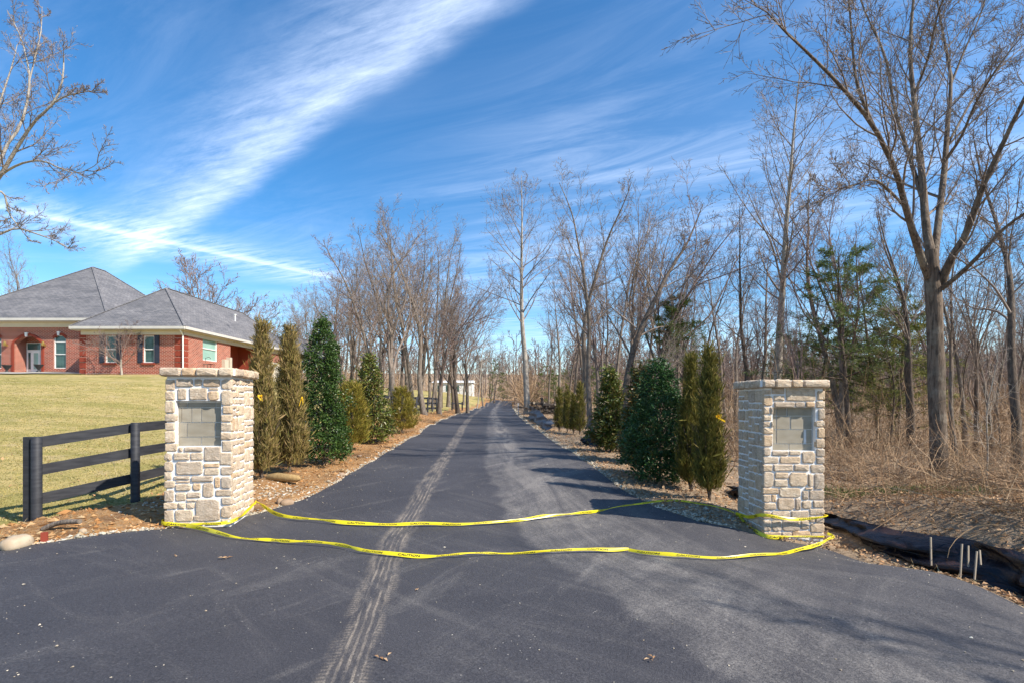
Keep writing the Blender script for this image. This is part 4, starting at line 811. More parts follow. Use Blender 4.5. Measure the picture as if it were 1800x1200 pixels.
hip(-40.6, -28.3, YM - .6, 49.5, 7.42, 5.15); eave(-40.6, -28.3, YM - .6, 49.5, 7.42, .5); hb('frieze', M['cream'], -40, XW0 + .1, YM - .06, YM - .01, 6.85, 7.18)
hip(-23.6, -20.4, 48.0, 58.0, 6.2, 1.9)
v = MB(); v.tube([(XW1 + .03 - HO[0], -.38, 2.9), (XW1 + .05 - HO[0], -.30, 2.75), (XW1 + .03 - HO[0], -.08, 2.55), (XW1 + .03 - HO[0], -.07, -.05)], .045, 8); v.build('downspout', M['white'], house)
x, y, z = -22.9, 40.5, 8.5; MB().lathe((x + 1.0 - HO[0], y - HO[1], z - HO[2] - .6), [(.05, 0), (.05, .45), (.09, .47), (.09, .55)], 8).build('roof_vent', M['white'], rw)
for cxp in (13, 80):
    l_ = empty('wall_lantern', (0, 0, 0)); l_.parent = house; x = wx(cxp, YM) - HO[0]; z = wz(606, YM) - HO[2]
    MB().box(x - .03, x + .03, 2.36, 2.496, z - .1, z + .02).build('bracket', M['brass'], l_); MB().lathe((x, 2.30, z - .1), [(.03, 0), (.09, .05), (.10, .22), (.05, .30), (.01, .36)], 8).build('lamp_glass', M['brass'], l_)
hb('utility_box', M['plate'], XW1 + .005, XW1 + .25, 38.5, 39.0, 3.9, 4.75)
hb('utility_box', M['plate'], XW1 + .005, XW1 + .3, 39.1, 39.4, 3.5, 4.95)
# concrete forecourt
pxs = np.linspace(-42, -24.5, 36); pys = np.linspace(30.0, 36.4, 14); gx2, gy2 = np.meshgrid(pxs, pys); front = 31.6 - .03 * (gx2 + 28) + np.clip(gx2 + 31, 0, 9) * .35
gy2 = front + (gy2 - 30) / 6.4 * np.maximum(.05, np.where(gx2 > XW0 - .1, 33.9, 36.45) - front); cz = height(gx2, gy2) + .07
ii = np.arange(13)[:, None] * 36 + np.arange(35)[None]; ii = ii.ravel()
o = obj('forecourt', mesh('forecourt', np.stack([gx2, gy2, cz], -1).reshape(-1, 3), np.stack([ii, ii + 1, ii + 37, ii + 36], 1), M['concrete'], True)); tag(o, 'pale concrete forecourt before the house entrance', kind='structure')
# urns, bench, shrub
for i, cxp in enumerate((12, 68)):
    x = wx(cxp, YM - .7); o = empty('planter_urn', (x, YM - .7, h1(x, YM - .7) + .04), 0, 'dark urn planter left of the arched entrance' if i == 0 else 'dark urn planter right of the arched entrance', 'planter', 'urn planters at the house entrance')
    MB().lathe((0, 0, 0), [(.16, 0), (.16, .05), (.06, .12), (.07, .2), (.2, .38), (.27, .5), (.30, .53), (.27, .54)], 12).build('bowl', M['metal_dark'], o, True); MB().lathe((0, 0, .5), [(.24, 0), (.2, .04), (.05, .06)], 10).build('potting_soil', M['soil'], o)
x, y = -21.3, 36.0; g_ = h1(x, y); o = empty('plant_stand', (x, y, g_), 0, 'black wrought iron plant stand by the corner downspout of the house', 'plant stand')
for dx, dy in ((-.25, -.2), (.25, -.2), (-.25, .2), (.25, .2)): MB().tube([(dx, dy, 0), (dx * .8, dy, .4), (dx, dy, .85)], .016, 6).build('leg', M['metal_dark'], o)
for z, w_ in ((.42, .26), (.85, .29)): 
    q = MB()
    for k in range(5): q.box(-w_, w_, -.2 + k * .1 - .012, -.2 + k * .1 + .012, z, z + .02)
    q.build('shelf', M['metal_dark'], o)
MB().tube([(-.25, 0, .85), (-.25, 0, 1.3), (0, 0, 1.38), (.12, 0, 1.25)], .018, 6).build('scroll', M['metal_dark'], o)
# far white building
bx, by = -14.6, 128.; g_ = h1(bx, by); wb = empty('white_outbuilding', (bx, by, g_), 0, 'long white building far beyond the grove left of the drive', 'building')
MB().box(-5.2, 4.6, 0, 8, -1.5, 2.6).build('wall', M['white'], wb)
MB().add([(-5.5, -.4, 2.58), (4.9, -.4, 2.58), (4.9, 4, 3.3), (-5.5, 4, 3.3), (4.9, 8.4, 2.58), (-5.5, 8.4, 2.58)], [np.array([(0, 1, 2, 3), (3, 2, 4, 5)]), np.array([(1, 4, 2)]), np.array([(0, 3, 5)])]).build('roof', M['white'], wb)
for k in range(4): MB().box(-4.2 + k * 2.3, -3.2 + k * 2.3, -.04, .02, .4, 1.9).build('window', M['glass'], wb)

# ------------------------------------------------------------------ trees
def grow(P0, D0, L, R0, R1, nseg, wig, up, rng):
    B = len(P0); P = np.empty((B, nseg + 1, 3)); P[:, 0] = P0; d_ = nrm(D0)
    drift = rng.normal(0, wig, (B, 3))
    for i in range(nseg):
        drift = drift * .4 + rng.normal(0, wig, (B, 3)); d_ = d_ + drift; d_[:, 2] += up; d_ = nrm(d_); P[:, i + 1] = P[:, i] + d_ * (L / nseg)[:, None]
    s = np.linspace(0, 1, nseg + 1)[None]; Rr = R0[:, None] * (1 - s) + R1[:, None] * s
    return P, Rr
def spawn(P, Rr, L, n, t0, t1, ang, asd, lr, lprof, rr, rng, rmin=.0):
    """children along every parent: returns start, direction, length, radius"""
    B, m_, _ = P.shape; t = t0 + (t1 - t0) * ((np.arange(n)[None] + rng.random((B, n))) / n); x = t * (m_ - 1); i = np.minimum(x.astype(int), m_ - 2); fr_ = (x - i)[..., None]
    bi = np.arange(B)[:, None]; p = P[bi, i] * (1 - fr_) + P[bi, i + 1] * fr_; T = nrm(P[bi, i + 1] - P[bi, i]); r = Rr[bi, i] * (1 - fr_[..., 0]) + Rr[bi, i + 1] * fr_[..., 0]
    az = (np.arange(n)[None] * 2.4 + rng.random((B, 1)) * 6.28 + rng.normal(0, .5, (B, n)))[..., None]; ref = np.where(np.abs(T[..., 2:3]) > .9, np.array([1., 0, 0]), np.array([0, 0, 1.])); U = nrm(np.cross(T, ref)); V_ = np.cross(T, U)
    side = U * np.cos(az) + V_ * np.sin(az); a = np.clip(rng.normal(ang, asd, (B, n)), .15, 1.6)[..., None]; d_ = T * np.cos(a) + side * np.sin(a)
    ln = L[:, None] * lr * lprof(t) * rng.uniform(.65, 1.25, (B, n)); r2 = np.maximum(np.minimum(r * .85, r * rr * rng.uniform(.8, 1.15, (B, n))), rmin)
    return p.reshape(-1, 3), d_.reshape(-1, 3), ln.ravel(), r2.ravel()
def crown_levels(P, Rr, L, levels, rng):
    """successive branch levels -> tube mesh arrays"""
    Vs, Fs, n0, tips = [], [], 0, None
    for lv in levels:
        p, d_, ln, r = spawn(P, Rr, L, lv['n'], lv.get('t0', .2), lv.get('t1', 1.), lv['ang'], lv.get('asd', .15), lv['lr'], lv.get('prof', lambda t: 1 - .5 * t), lv['rr'], rng, lv.get('rmin', .004))
        keep = ln > lv.get('lmin', .0); p, d_, ln, r = p[keep], d_[keep], ln[keep], r[keep]
        P, Rr = grow(p, d_, ln, r, np.maximum(r * lv.get('tap', .3), lv.get('rend', .003)), lv.get('seg', 4), lv.get('wig', .1), lv.get('up', .06), rng); L = ln
        V, f = tubes(P, Rr, lv.get('k', 3)); Vs.append(V); Fs.append(f + n0); n0 += len(V)
    return np.vstack(Vs), np.vstack(Fs), P
def tree_mesh(kind, seed, H=15., twig=1.0):
    rng = np.random.default_rng(seed); one = lambda v: np.array([v], float); z0 = np.array([[0, 0, -.3]])
    if kind == 'tulip':      # straight pale stem, oval crown of ascending limbs
        P, Rr = grow(z0, np.array([[0, 0, 1.]]), one(H), one(.20), one(.012), 26, .012, .02, rng)
        lv = [dict(n=34, t0=.38, t1=.97, ang=.85, asd=.12, lr=.27, prof=lambda t: np.clip(np.sin((1.02 - t) / .66 * 2.4), .15, 1), rr=.36, seg=8, wig=.05, up=.085, k=5, tap=.25),
              dict(n=9, t0=.2, ang=.65, asd=.2, lr=.42, rr=.5, seg=5, wig=.09, up=.06, k=3, rmin=.007 * twig), dict(n=6, t0=.15, ang=.7, asd=.25, lr=.45, rr=.6, seg=3, wig=.13, up=.05, k=2, rmin=.0055 * twig, rend=.004 * twig), dict(n=2, t0=.3, ang=.7, lr=.5, rr=.7, seg=1, wig=.1, k=2, rmin=.005 * twig, rend=.004 * twig)]
    elif kind == 'slender':  # forest-grown, bare low, narrow top
        lean = rng.normal(0, .05, 2); P, Rr = grow(z0, np.array([[lean[0], lean[1], 1.]]), one(H), one(.15), one(.015), 22, .035, .02, rng)
        lv = [dict(n=16, t0=.34, t1=.98, ang=.6, asd=.18, lr=.28, prof=lambda t: 1.25 - .85 * t, rr=.42, seg=8, wig=.09, up=.07, k=5, tap=.25),
              dict(n=9, t0=.15, ang=.65, asd=.22, lr=.42, rr=.5, seg=5, wig=.13, up=.05, k=3, rmin=.007 * twig), dict(n=7, t0=.1, ang=.75, asd=.25, lr=.5, rr=.6, seg=3, wig=.11, up=.03, k=2, rmin=.0055 * twig, rend=.004 * twig), dict(n=2, t0=.2, ang=.7, lr=.5, rr=.7, seg=1, wig=.1, k=2, rmin=.005 * twig, rend=.004 * twig)]
    elif kind == 'vase':     # forks low into several leaders
        P, Rr = grow(z0, np.array([[rng.normal(0, .08), rng.normal(0, .08), 1.]]), one(H * .42), one(.19), one(.11), 9, .04, .02, rng)
        lv = [dict(n=7, t0=.4, t1=1., ang=.38, asd=.16, lr=1.3, prof=lambda t: .75 + .35 * t, rr=.5, seg=14, wig=.09, up=.05, k=6, tap=.15),
              dict(n=11, t0=.2, t1=.98, ang=.6, asd=.18, lr=.36, prof=lambda t: 1.25 - .75 * t, rr=.5, seg=7, wig=.09, up=.06, k=4, tap=.3), dict(n=8, t0=.15, ang=.65, asd=.22, lr=.45, rr=.55, seg=4, wig=.11, up=.05, k=3, rmin=.007 * twig),
              dict(n=6, t0=.1, ang=.7, asd=.25, lr=.55, rr=.6, seg=3, wig=.1, up=.03, k=2, rmin=.0055 * twig, rend=.004 * twig)]
    elif kind == 'round':    # dense dome
        P, Rr = grow(z0, np.array([[0, 0, 1.]]), one(H * .35), one(.28), one(.18), 6, .02, .02, rng)
        lv = [dict(n=14, t0=.4, t1=1., ang=.6, asd=.3, lr=1.5, prof=lambda t: .8 + .25 * t, rr=.5, seg=9, wig=.06, up=.045, k=5, tap=.15),
              dict(n=11, t0=.2, t1=.98, ang=.6, asd=.18, lr=.42, prof=lambda t: 1.2 - .7 * t, rr=.5, seg=6, wig=.08, up=.06, k=3, tap=.3, rmin=.012 * twig), dict(n=8, t0=.15, ang=.6, asd=.2, lr=.45, rr=.55, seg=4, wig=.1, up=.05, k=3, rmin=.009 * twig), dict(n=5, t0=.1, ang=.6, asd=.2, lr=.5, rr=.6, seg=2, wig=.1, k=2, rmin=.008 * twig, rend=.006 * twig)]
    elif kind == 'sapling':
        P, Rr = grow(z0, np.array([[rng.normal(0, .1), rng.normal(0, .1), 1.]]), one(H), one(.055), one(.01), 16, .06, .02, rng)
        lv = [dict(n=14, t0=.25, t1=.98, ang=.75, asd=.2, lr=.24, prof=lambda t: 1.2 - .8 * t, rr=.5, seg=6, wig=.12, up=.05, k=3), dict(n=6, t0=.1, ang=.7, asd=.2, lr=.5, rr=.6, seg=4, wig=.15, k=3, rmin=.006 * twig), dict(n=4, t0=.1, ang=.7, asd=.2, lr=.5, rr=.7, seg=2, wig=.15, k=2, rmin=.005 * twig, rend=.004 * twig)]
    elif kind == 'low':      # far-off filler
        P, Rr = grow(z0, np.array([[0, 0, 1.]]), one(H), one(.2), one(.04), 4, .03, .02, rng)
        lv = [dict(n=8, t0=.2, t1=.98, ang=.6, asd=.15, lr=.34, prof=lambda t: 1.2 - .75 * t, rr=.5, seg=3, wig=.08, up=.06, k=3, rmin=.06), dict(n=5, t0=.2, ang=.6, asd=.2, lr=.5, rr=.5, seg=1, wig=.12, k=3, rmin=.04, rend=.025), dict(n=4, t0=.2, ang=.6, asd=.2, lr=.6, rr=.6, seg=1, wig=.12, k=2, rmin=.038, rend=.02)]
    k = 10 if kind != 'low' else 3; Rr = Rr.copy()
    if kind not in ('low', 'sapling'): Rr[0, 0] *= 1.5; Rr[0, 1] *= 1.12
    tv, tf = tubes(P, Rr, k); cv, cf, _ = crown_levels(P, Rr, one(H if kind not in ('vase', 'round') else H * .42), lv, rng)
    return tv, tf, cv, cf
def tree_pair(kind, seed, H, bk, tw, twig=1.0):
    tv, tf, cv, cf = tree_mesh(kind, seed, H, twig); return mesh('trunk', tv, tf, M[bk], True), mesh('crown', cv, cf, M[tw], True), H
PROTO = {
 'tulip': tree_pair('tulip', 1, 15, 'bark_pale', 'twig'), 'tulip2': tree_pair('tulip', 2, 15, 'bark_pale', 'twig'),
 's1': tree_pair('slender', 3, 13, 'bark', 'twig'), 's2': tree_pair('slender', 4, 13, 'bark', 'twig_red'), 's3': tree_pair('slender', 5, 13, 'bark_dark', 'twig'), 's4': tree_pair('slender', 16, 13, 'bark', 'twig'),
 'v1': tree_pair('vase', 6, 13, 'bark', 'twig'), 'v2': tree_pair('vase', 7, 13, 'bark', 'twig_red'), 'v3': tree_pair('vase', 8, 13, 'bark_dark', 'twig'),
 'r1': tree_pair('round', 9, 13, 'bark_dark', 'twig_red', 2.2), 'p1': tree_pair('sapling', 10, 8, 'bark', 'twig'), 'p2': tree_pair('sapling', 11, 8, 'bark_dark', 'twig_red'), 'p3': tree_pair('sapling', 12, 8, 'bark_pale', 'twig_pale')}
def tree(kind, x, y, H, label, group=None, rz=None, name='bare_tree', wide=1.0, seed=0, lean=(0, 0), cat='tree'):
    tm, cm, H0 = PROTO[kind]; s = H / H0; o = empty(name, (x, y, h1(x, y)), 0, label, cat, group); rr = random.Random(int(x * 131 + y * 977 + seed))
    o.rotation_euler = (lean[0], lean[1], rz if rz is not None else rr.uniform(0, 6.28)); o.scale = (s * wide, s * wide, s); obj('trunk', tm, o); obj('crown', cm, o); return o
def px_tree(kind, px, D, top, label, group=None, **k):
    x, y = at(px, D); return tree(kind, x, y, EYE + (HY - top) / F * D - h1(x, y), label, group, **k)

LOOK = {'s1': 'straight grey', 's2': 'reddish-twigged slim', 's3': 'dark slim', 's4': 'wavy grey', 'v1': 'broad forked', 'v2': 'reddish forked', 'v3': 'dark forked', 'p1': 'small grey', 'p2': 'small reddish', 'p3': 'small pale', 'r1': 'round-headed'}
def where(px, marks):
    return min(marks, key=lambda q: abs(q[0] - px))[1]
MARK_L = [(455, 'above the first columnar juniper'), (500, 'above the second columnar juniper'), (535, 'left of the big holly tip'), (565, 'behind the big holly'), (597, 'right of the big holly'), (625, 'above the golden conifer'), (650, 'above the left magnolia'), (680, 'left of the broad forked grove tree'), (705, 'right of the broad forked grove tree'), (728, 'left of the thick straight grove tree'), (760, 'just right of the thick straight grove tree'), (790, 'before the white building'), (815, 'right of the white building'), (850, 'left of the road bend'), (868, 'at the road bend')]
MARK_R = [(965, 'right of the tall pale tree'), (1005, 'behind the four far junipers'), (1040, 'left of the free-standing magnolia'), (1070, 'behind the free-standing magnolia'), (1100, 'between the two right magnolias'), (1130, 'behind the bronze magnolia'), (1165, 'behind the broad holly'), (1190, 'right of the broad holly'), (1215, 'behind the slim olive juniper'), (1250, 'behind the tallest olive juniper'), (1285, 'left of the right pillar'), (1345, 'above the left half of the right pillar'), (1400, 'above the right half of the right pillar')]
MARK_W = [(1300, 'above the left edge of the right pillar'), (1370, 'above the middle of the right pillar'), (1430, 'above the right edge of the right pillar'), (1490, 'by the layered pine'), (1545, 'right of the layered pine'), (1600, 'left of the massive forked trunk'), (1650, 'behind the massive forked trunk'), (1700, 'right of the massive forked trunk'), (1750, 'just inside the right edge'), (1800, 'at the right edge of the view'), (2000, 'outside the right edge of the view')]
# trees with a look of their own
px_tree('tulip', 927, 40, 305, 'tall straight pale-barked tree at the right edge of the drive, standing alone against the sky', wide=1.05, rz=.4)
px_tree('tulip2', 1364, 22, 138, 'tall straight tree with an oval crown rising right behind the right stone pillar', wide=.95, rz=2.2)
gL = 'bare trees in the grove left of the drive'; gR = 'bare trees along the right side of the drive'; gW = 'bare trees of the dense woods on the right'
px_tree('v1', 694, 30, 345, 'broad forked bare tree, the largest in the grove behind the squat evergreen', gL, rz=1.0, wide=1.1)
px_tree('s1', 748, 36, 372, 'straight thick-trunked bare tree in the middle of the left grove', gL, wide=1.25)
px_tree('v2', 772, 40, 440, 'bare tree with V-shaped low fork beside the end of the black fence', gL, rz=2.1)
px_tree('v3', 806, 44, 455, 'forked dark bare tree between the fence end and the drive', gL, rz=.3)
px_tree('v1', 822, 50, 500, 'smaller bare tree leaning to the drive, in front of the white building', gL, rz=4.0, lean=(0, .12))
px_tree('p3', 838, 66, 570, 'twin pale slim trunks left of where the drive bends', gL)
px_tree('s4', 726, 42, 360, 'tall slim bare tree just left of the straight thick one', gL)
px_tree('s2', 655, 38, 420, 'bare reddish-twigged tree above the tall magnolia', gL, wide=1.3)
px_tree('v3', 612, 44, 455, 'spreading bare tree rising behind the magnolia and the yellow bush', gL, rz=3.0, wide=1.1)
px_tree('v2', 572, 52, 480, 'bare tree whose crown shows right of the holly top', gL, wide=1.1)
px_tree('r1', 358, 78, 458, 'round-crowned bare tree behind the roof of the house')
px_tree('v1', 28, 56, 405, 'bare tree rising behind the left end of the main roof', wide=.8)
px_tree('v2', 478, 70, 520, 'small bare tree behind the garage end of the house')
px_tree('v3', 515, 62, 500, 'bare tree above the tip of the second columnar juniper')
rg = random.Random(21)
for i, (px, D, top, k) in enumerate([(540, 58, 520, 's2'), (560, 66, 500, 'v1'), (590, 60, 470, 's1'), (600, 70, 480, 'v2'), (628, 50, 440, 's4'), (640, 64, 460, 's3'), (670, 52, 400, 's2'), (682, 46, 430, 's1'), (705, 55, 390, 's3'), (716, 60, 410, 'v2'), (738, 52, 400, 's2'), (760, 48, 395, 's4'), (766, 60, 430, 's1'), (788, 62, 460, 'v2'), (790, 74, 500, 's3'), (815, 78, 530, 's2'), (850, 90, 575, 's1'), (868, 105, 590, 's4'), (500, 85, 540, 's3'), (455, 90, 555, 'v1'), (530, 80, 530, 's4'), (862, 118, 600, 'v1'), (548, 48, 470, 'v3'), (583, 55, 450, 's2'), (605, 48, 455, 's4'), (622, 58, 430, 'v1'), (648, 46, 430, 's1'), (664, 58, 410, 'v2'), (690, 62, 400, 's3'), (735, 64, 410, 'v1'), (755, 56, 400, 's4'), (775, 54, 420, 's3'), (798, 56, 460, 'v3')]):
    px_tree(k, px, D, top, LOOK[k] + ' bare tree ' + ('far back ' if D > 65 else '') + where(px, MARK_L) + ', left of the drive', gL, wide=.8 if D < 60 else .95)
# right of the drive, between the pale tree and the pillar
px_tree('s2', 984, 42, 470, 'slim bare tree just right of the tall pale one', gR)
px_tree('s1', 1018, 33, 320, 'tall bare tree behind the group of four junipers', gR, wide=1.15, rz=.5)
px_tree('s4', 1038, 25, 300, 'leaning bare tree with curved foot right of the four junipers', gR, wide=1.0, lean=(0, .10), rz=1.2)
px_tree('s3', 1095, 24, 275, 'dark straight bare tree rising between the two magnolias', gR, wide=1.35, rz=2.8)
px_tree('v1', 1125, 30, 300, 'forked bare tree behind the bronze magnolia', gR, rz=.9, wide=.9)
px_tree('v2', 1150, 27, 295, 'bare reddish tree with a wide fan of limbs above the dark holly', gR, rz=2.0, wide=.95)
px_tree('v3', 1215, 30, 385, 'low-crowned bare tree above the two tall junipers', gR, rz=5.0)
px_tree('v3', 1140, 19.5, 470, 'dark bare tree leaning strongly to the right above the holly', gR, lean=(0, .62), rz=1.0, wide=.7)
px_tree('s3', 1312, 24, 370, 'dark slim bare tree left of the oval-crowned one', gR, rz=.2)
px_tree('s2', 1336, 26, 390, 'reddish slim bare tree leaning behind the right pillar', gR, lean=(0, .07))
for i, (px, D, top, k) in enumerate([(965, 60, 520, 's4'), (975, 75, 560, 's1'), (1000, 52, 480, 's3'), (1010, 48, 430, 's2'), (1030, 44, 400, 's4'), (1052, 38, 380, 'v2'), (1070, 46, 420, 's1'), (1082, 36, 360, 's2'), (1108, 42, 330, 's3'), (1135, 40, 380, 's4'), (1165, 36, 400, 's2'), (1182, 30, 420, 's1'), (1200, 44, 430, 'v1'), (1232, 38, 440, 's3'), (1275, 34, 420, 's4'), (1290, 42, 440, 's1'), (1410, 26, 430, 'p2'), (1240, 24, 520, 'p1'), (1060, 55, 450, 's2'), (1120, 60, 480, 'v3'), (1185, 62, 500, 's2')]):
    px_tree(k, px, D, top, LOOK[k] + ' bare tree ' + ('far back ' if D > 45 else '') + where(px, MARK_R) + ', right of the drive', gR, wide=.78)
# dense woods at right
px_tree('s3', 1600, 18, 250, 'dark curving bare trunk left of the big forked tree', gW, lean=(0, -.06), rz=3.6)
px_tree('s1', 1684, 15.5, 330, 'bare tree standing close behind the big forked trunk', gW, wide=.8)
px_tree('v3', 1712, 17, 300, 'bare tree with a low V fork right of the big forked tree', gW, wide=.6, rz=.7)
px_tree('p3', 1733, 9.2, 560, 'thin pale sapling in front of the woods right of the big forked tree', gW, wide=.8)
px_tree('s3', 1790, 13, 60, 'dark bare trunk at the right edge of the view', gW, wide=.9)
for i in range(82):
    D = 17 + 48 * rg.random() ** 1.1; px = rg.uniform(1290, 1900) if i % 5 else rg.uniform(1900, 2250); k = rg.choice(['s1', 's2', 's3', 's4', 's1', 's3', 'v2', 'p1', 'p2', 'p2']); hgt = rg.uniform(8, 13.5) if k[0] != 'p' else rg.uniform(4, 8)
    if k[0] == 'p': D *= .75
    if px > 1560 and k[0] != 'p' and D < 26: hgt *= .8
    if abs(px - 1364) < 22 and D < 24: px += 50
    if 1285 < px < 1450: hgt *= .6
    x, y = at(px, D); tree(k, x, y, hgt, LOOK[k] + ' woods tree, ' + ('nearest, ' if D < 20 else 'near, ' if D < 26 else 'mid-depth, ' if D < 33 else 'farther back, ' if D < 41 else 'deep, ' if D < 50 else 'deepest, ') + where(px, MARK_W), gW, wide=rg.uniform(.6, .95), lean=(rg.uniform(-.08, .08), rg.uniform(-.1, .1)))
for x, y, H, k in ((13.6, -2.6, 11, 'v1'), (17, -3.5, 12, 's2'), (12.6, 9.5, 9, 's1'), (19, 8, 12, 'v2'), (15.5, 10, 10, 's4'), (11.5, -4.6, 10, 'r1'), (15.5, -5.2, 12, 'v3'), (18.5, -1.8, 12, 'v1'), (16, -8, 12, 'v2'), (20.5, -5, 14, 'v1'), (12.5, -7, 11, 's3')):
    tree(k, x, y, H, LOOK[k] + ' tree outside the right of the view' + (', level with the pillar' if y > 6 else ', nearer than the pillar'), gW, cat='tree')

# hero trees: limbs traced, twigs grown
def hero(base_px, D, trunk, limbs, label, name, bk, tw, seed, dens=1., twig=1.):
    rng = np.random.default_rng(seed); x0, y0, z0 = P3(*base_px, D); g_ = h1(x0, y0); root = empty(name, (x0, y0, g_), 0, label, 'tree'); org = np.array([x0, y0, g_])
    def path(pts, n=14):
        C = np.array([P3(px, py, D + dd) for px, py, dd, r in pts]); C[:, 2] = np.maximum(C[:, 2], g_ - .2); Rr = np.array([p[3] for p in pts]); k = np.linspace(0, 1, len(pts)); q = np.linspace(0, 1, n)
        Rr = Rr * (.78 if n == 22 else .66); S_ = spline(C, .02); s = np.linspace(0, len(S_) - 1, n).astype(int); ks = np.linspace(0, 1, len(S_)); seg = np.concatenate([[0], np.cumsum(np.linalg.norm(np.diff(C, axis=0), axis=1))]); seg /= seg[-1]
        sg = np.concatenate([[0], np.cumsum(np.linalg.norm(np.diff(S_, axis=0), axis=1))]); sg /= sg[-1]; return S_[s] - org, np.interp(sg[s], seg, Rr)
    tp, trr = path(trunk, 22); V, f = tubes(tp[None], trr[None], 14); V = V + (nrm(V - np.repeat(tp, 14, 0)) * (.02 * fbm(np.tile(np.arange(14), 22) * 1.0, V[:, 2] * 1.5, 2, 3))[:, None]); obj('trunk', mesh('trunk', V, f, M[bk], True), root)
    LP, LR = [], []
    mb = MB()
    for pts in limbs:
        p, r = path(pts, 14); q = obj('limb', None, None) if False else None; v_, f_ = tubes(p[None], r[None], 8); mbl = MB().add(v_, f_); mbl.build('limb', M[bk], root, True); LP.append(p); LR.append(r)
    P = np.array(LP); Rr = np.array(LR); L = np.linalg.norm(np.diff(P, axis=1), axis=2).sum(1)
    lv = [dict(n=int(16 * dens), t0=.12, t1=1., ang=.6, asd=.2, lr=.30, prof=lambda t: 1.15 - .55 * t, rr=.42, seg=8, wig=.08, up=.06, k=4, tap=.25, rmin=.010), dict(n=9, t0=.12, ang=.62, asd=.22, lr=.45, rr=.5, seg=6, wig=.07, up=.04, k=3, rmin=.0055 * twig), dict(n=7, t0=.1, ang=.7, asd=.25, lr=.55, rr=.6, seg=3, wig=.08, up=.02, k=2, rmin=.0038 * twig, rend=.0028 * twig), dict(n=2, t0=.2, ang=.6, lr=.5, rr=.7, seg=1, wig=.08, k=2, rmin=.0034 * twig, rend=.0025 * twig)]
    V, f, tips = crown_levels(P, Rr, L, lv, rng); obj('crown', mesh('crown', V, f, M[tw], True), root); return root, tips, org
big, tips, org = hero((1650, 850), 12, [(1651, 862, 0, .30), (1650, 840, 0, .25), (1650, 780, 0, .225), (1647, 700, 0, .215), (1645, 600, 0, .205), (1641, 520, 0, .215), (1636, 440, 0, .16)],
 [[(1632, 490, 0, .13), (1612, 432, -.3, .12), (1592, 365, -.7, .10), (1580, 318, -.9, .09), (1537, 225, -1.6, .065), (1462, 135, -2.4, .045), (1380, 56, -3.0, .026), (1340, 15, -3.4, .014), (1300, -5, -3.6, .005)],
  [(1537, 225, -1.6, .05), (1507, 150, -1.8, .04), (1497, 60, -1.9, .03), (1488, -60, -2.0, .016)],
  [(1637, 450, 0, .15), (1628, 400, .2, .13), (1620, 300, .5, .11), (1606, 170, .8, .08), (1600, 75, 1.0, .06), (1612, -60, 1.3, .03)],
  [(1620, 345, .4, .08), (1594, 262, .9, .065), (1572, 190, 1.3, .055), (1556, 100, 1.6, .045), (1520, 20, 2.0, .03), (1490, -70, 2.4, .018)],
  [(1642, 460, 0, .13), (1648, 400, .3, .11), (1660, 300, .8, .10), (1667, 200, 1.2, .075), (1672, 140, 1.4, .055), (1652, 30, 1.9, .035), (1640, -60, 2.1, .02)],
  [(1660, 285, .8, .06), (1690, 240, .4, .045), (1716, 180, 0, .035), (1760, 110, -.6, .022), (1800, 60, -1, .012)],
  [(1671, 150, 1.4, .045), (1695, 90, 1.5, .035), (1722, 30, 1.7, .025), (1750, -60, 2.0, .014)],
  [(1652, 505, 0, .15), (1672, 455, -.3, .12), (1700, 408, -.6, .10), (1727, 330, -1.0, .085), (1762, 255, -1.4, .065), (1800, 175, -1.8, .05), (1860, 60, -2.2, .03)],
  [(1655, 508, -.1, .09), (1690, 480, -.5, .07), (1730, 440, -1.0, .055), (1767, 400, -1.4, .045), (1830, 355, -2.0, .03), (1900, 300, -2.4, .018)],
  [(1606, 170, .8, .05), (1632, 100, .2, .04), (1650, 20, -.3, .03), (1690, -70, -.9, .015)],
  [(1592, 365, -.6, .05), (1540, 318, -1.4, .035), (1490, 330, -2.0, .022), (1440, 335, -2.6, .006)],
  [(1668, 250, 1.1, .05), (1720, 160, 1.8, .035), (1785, 94, 2.6, .02), (1850, 40, 3.2, .012)]],
 'massive forked tree at right with grey furrowed trunk rising past the top of the view', 'forked_tree', 'bark_big', 'twig', 31)
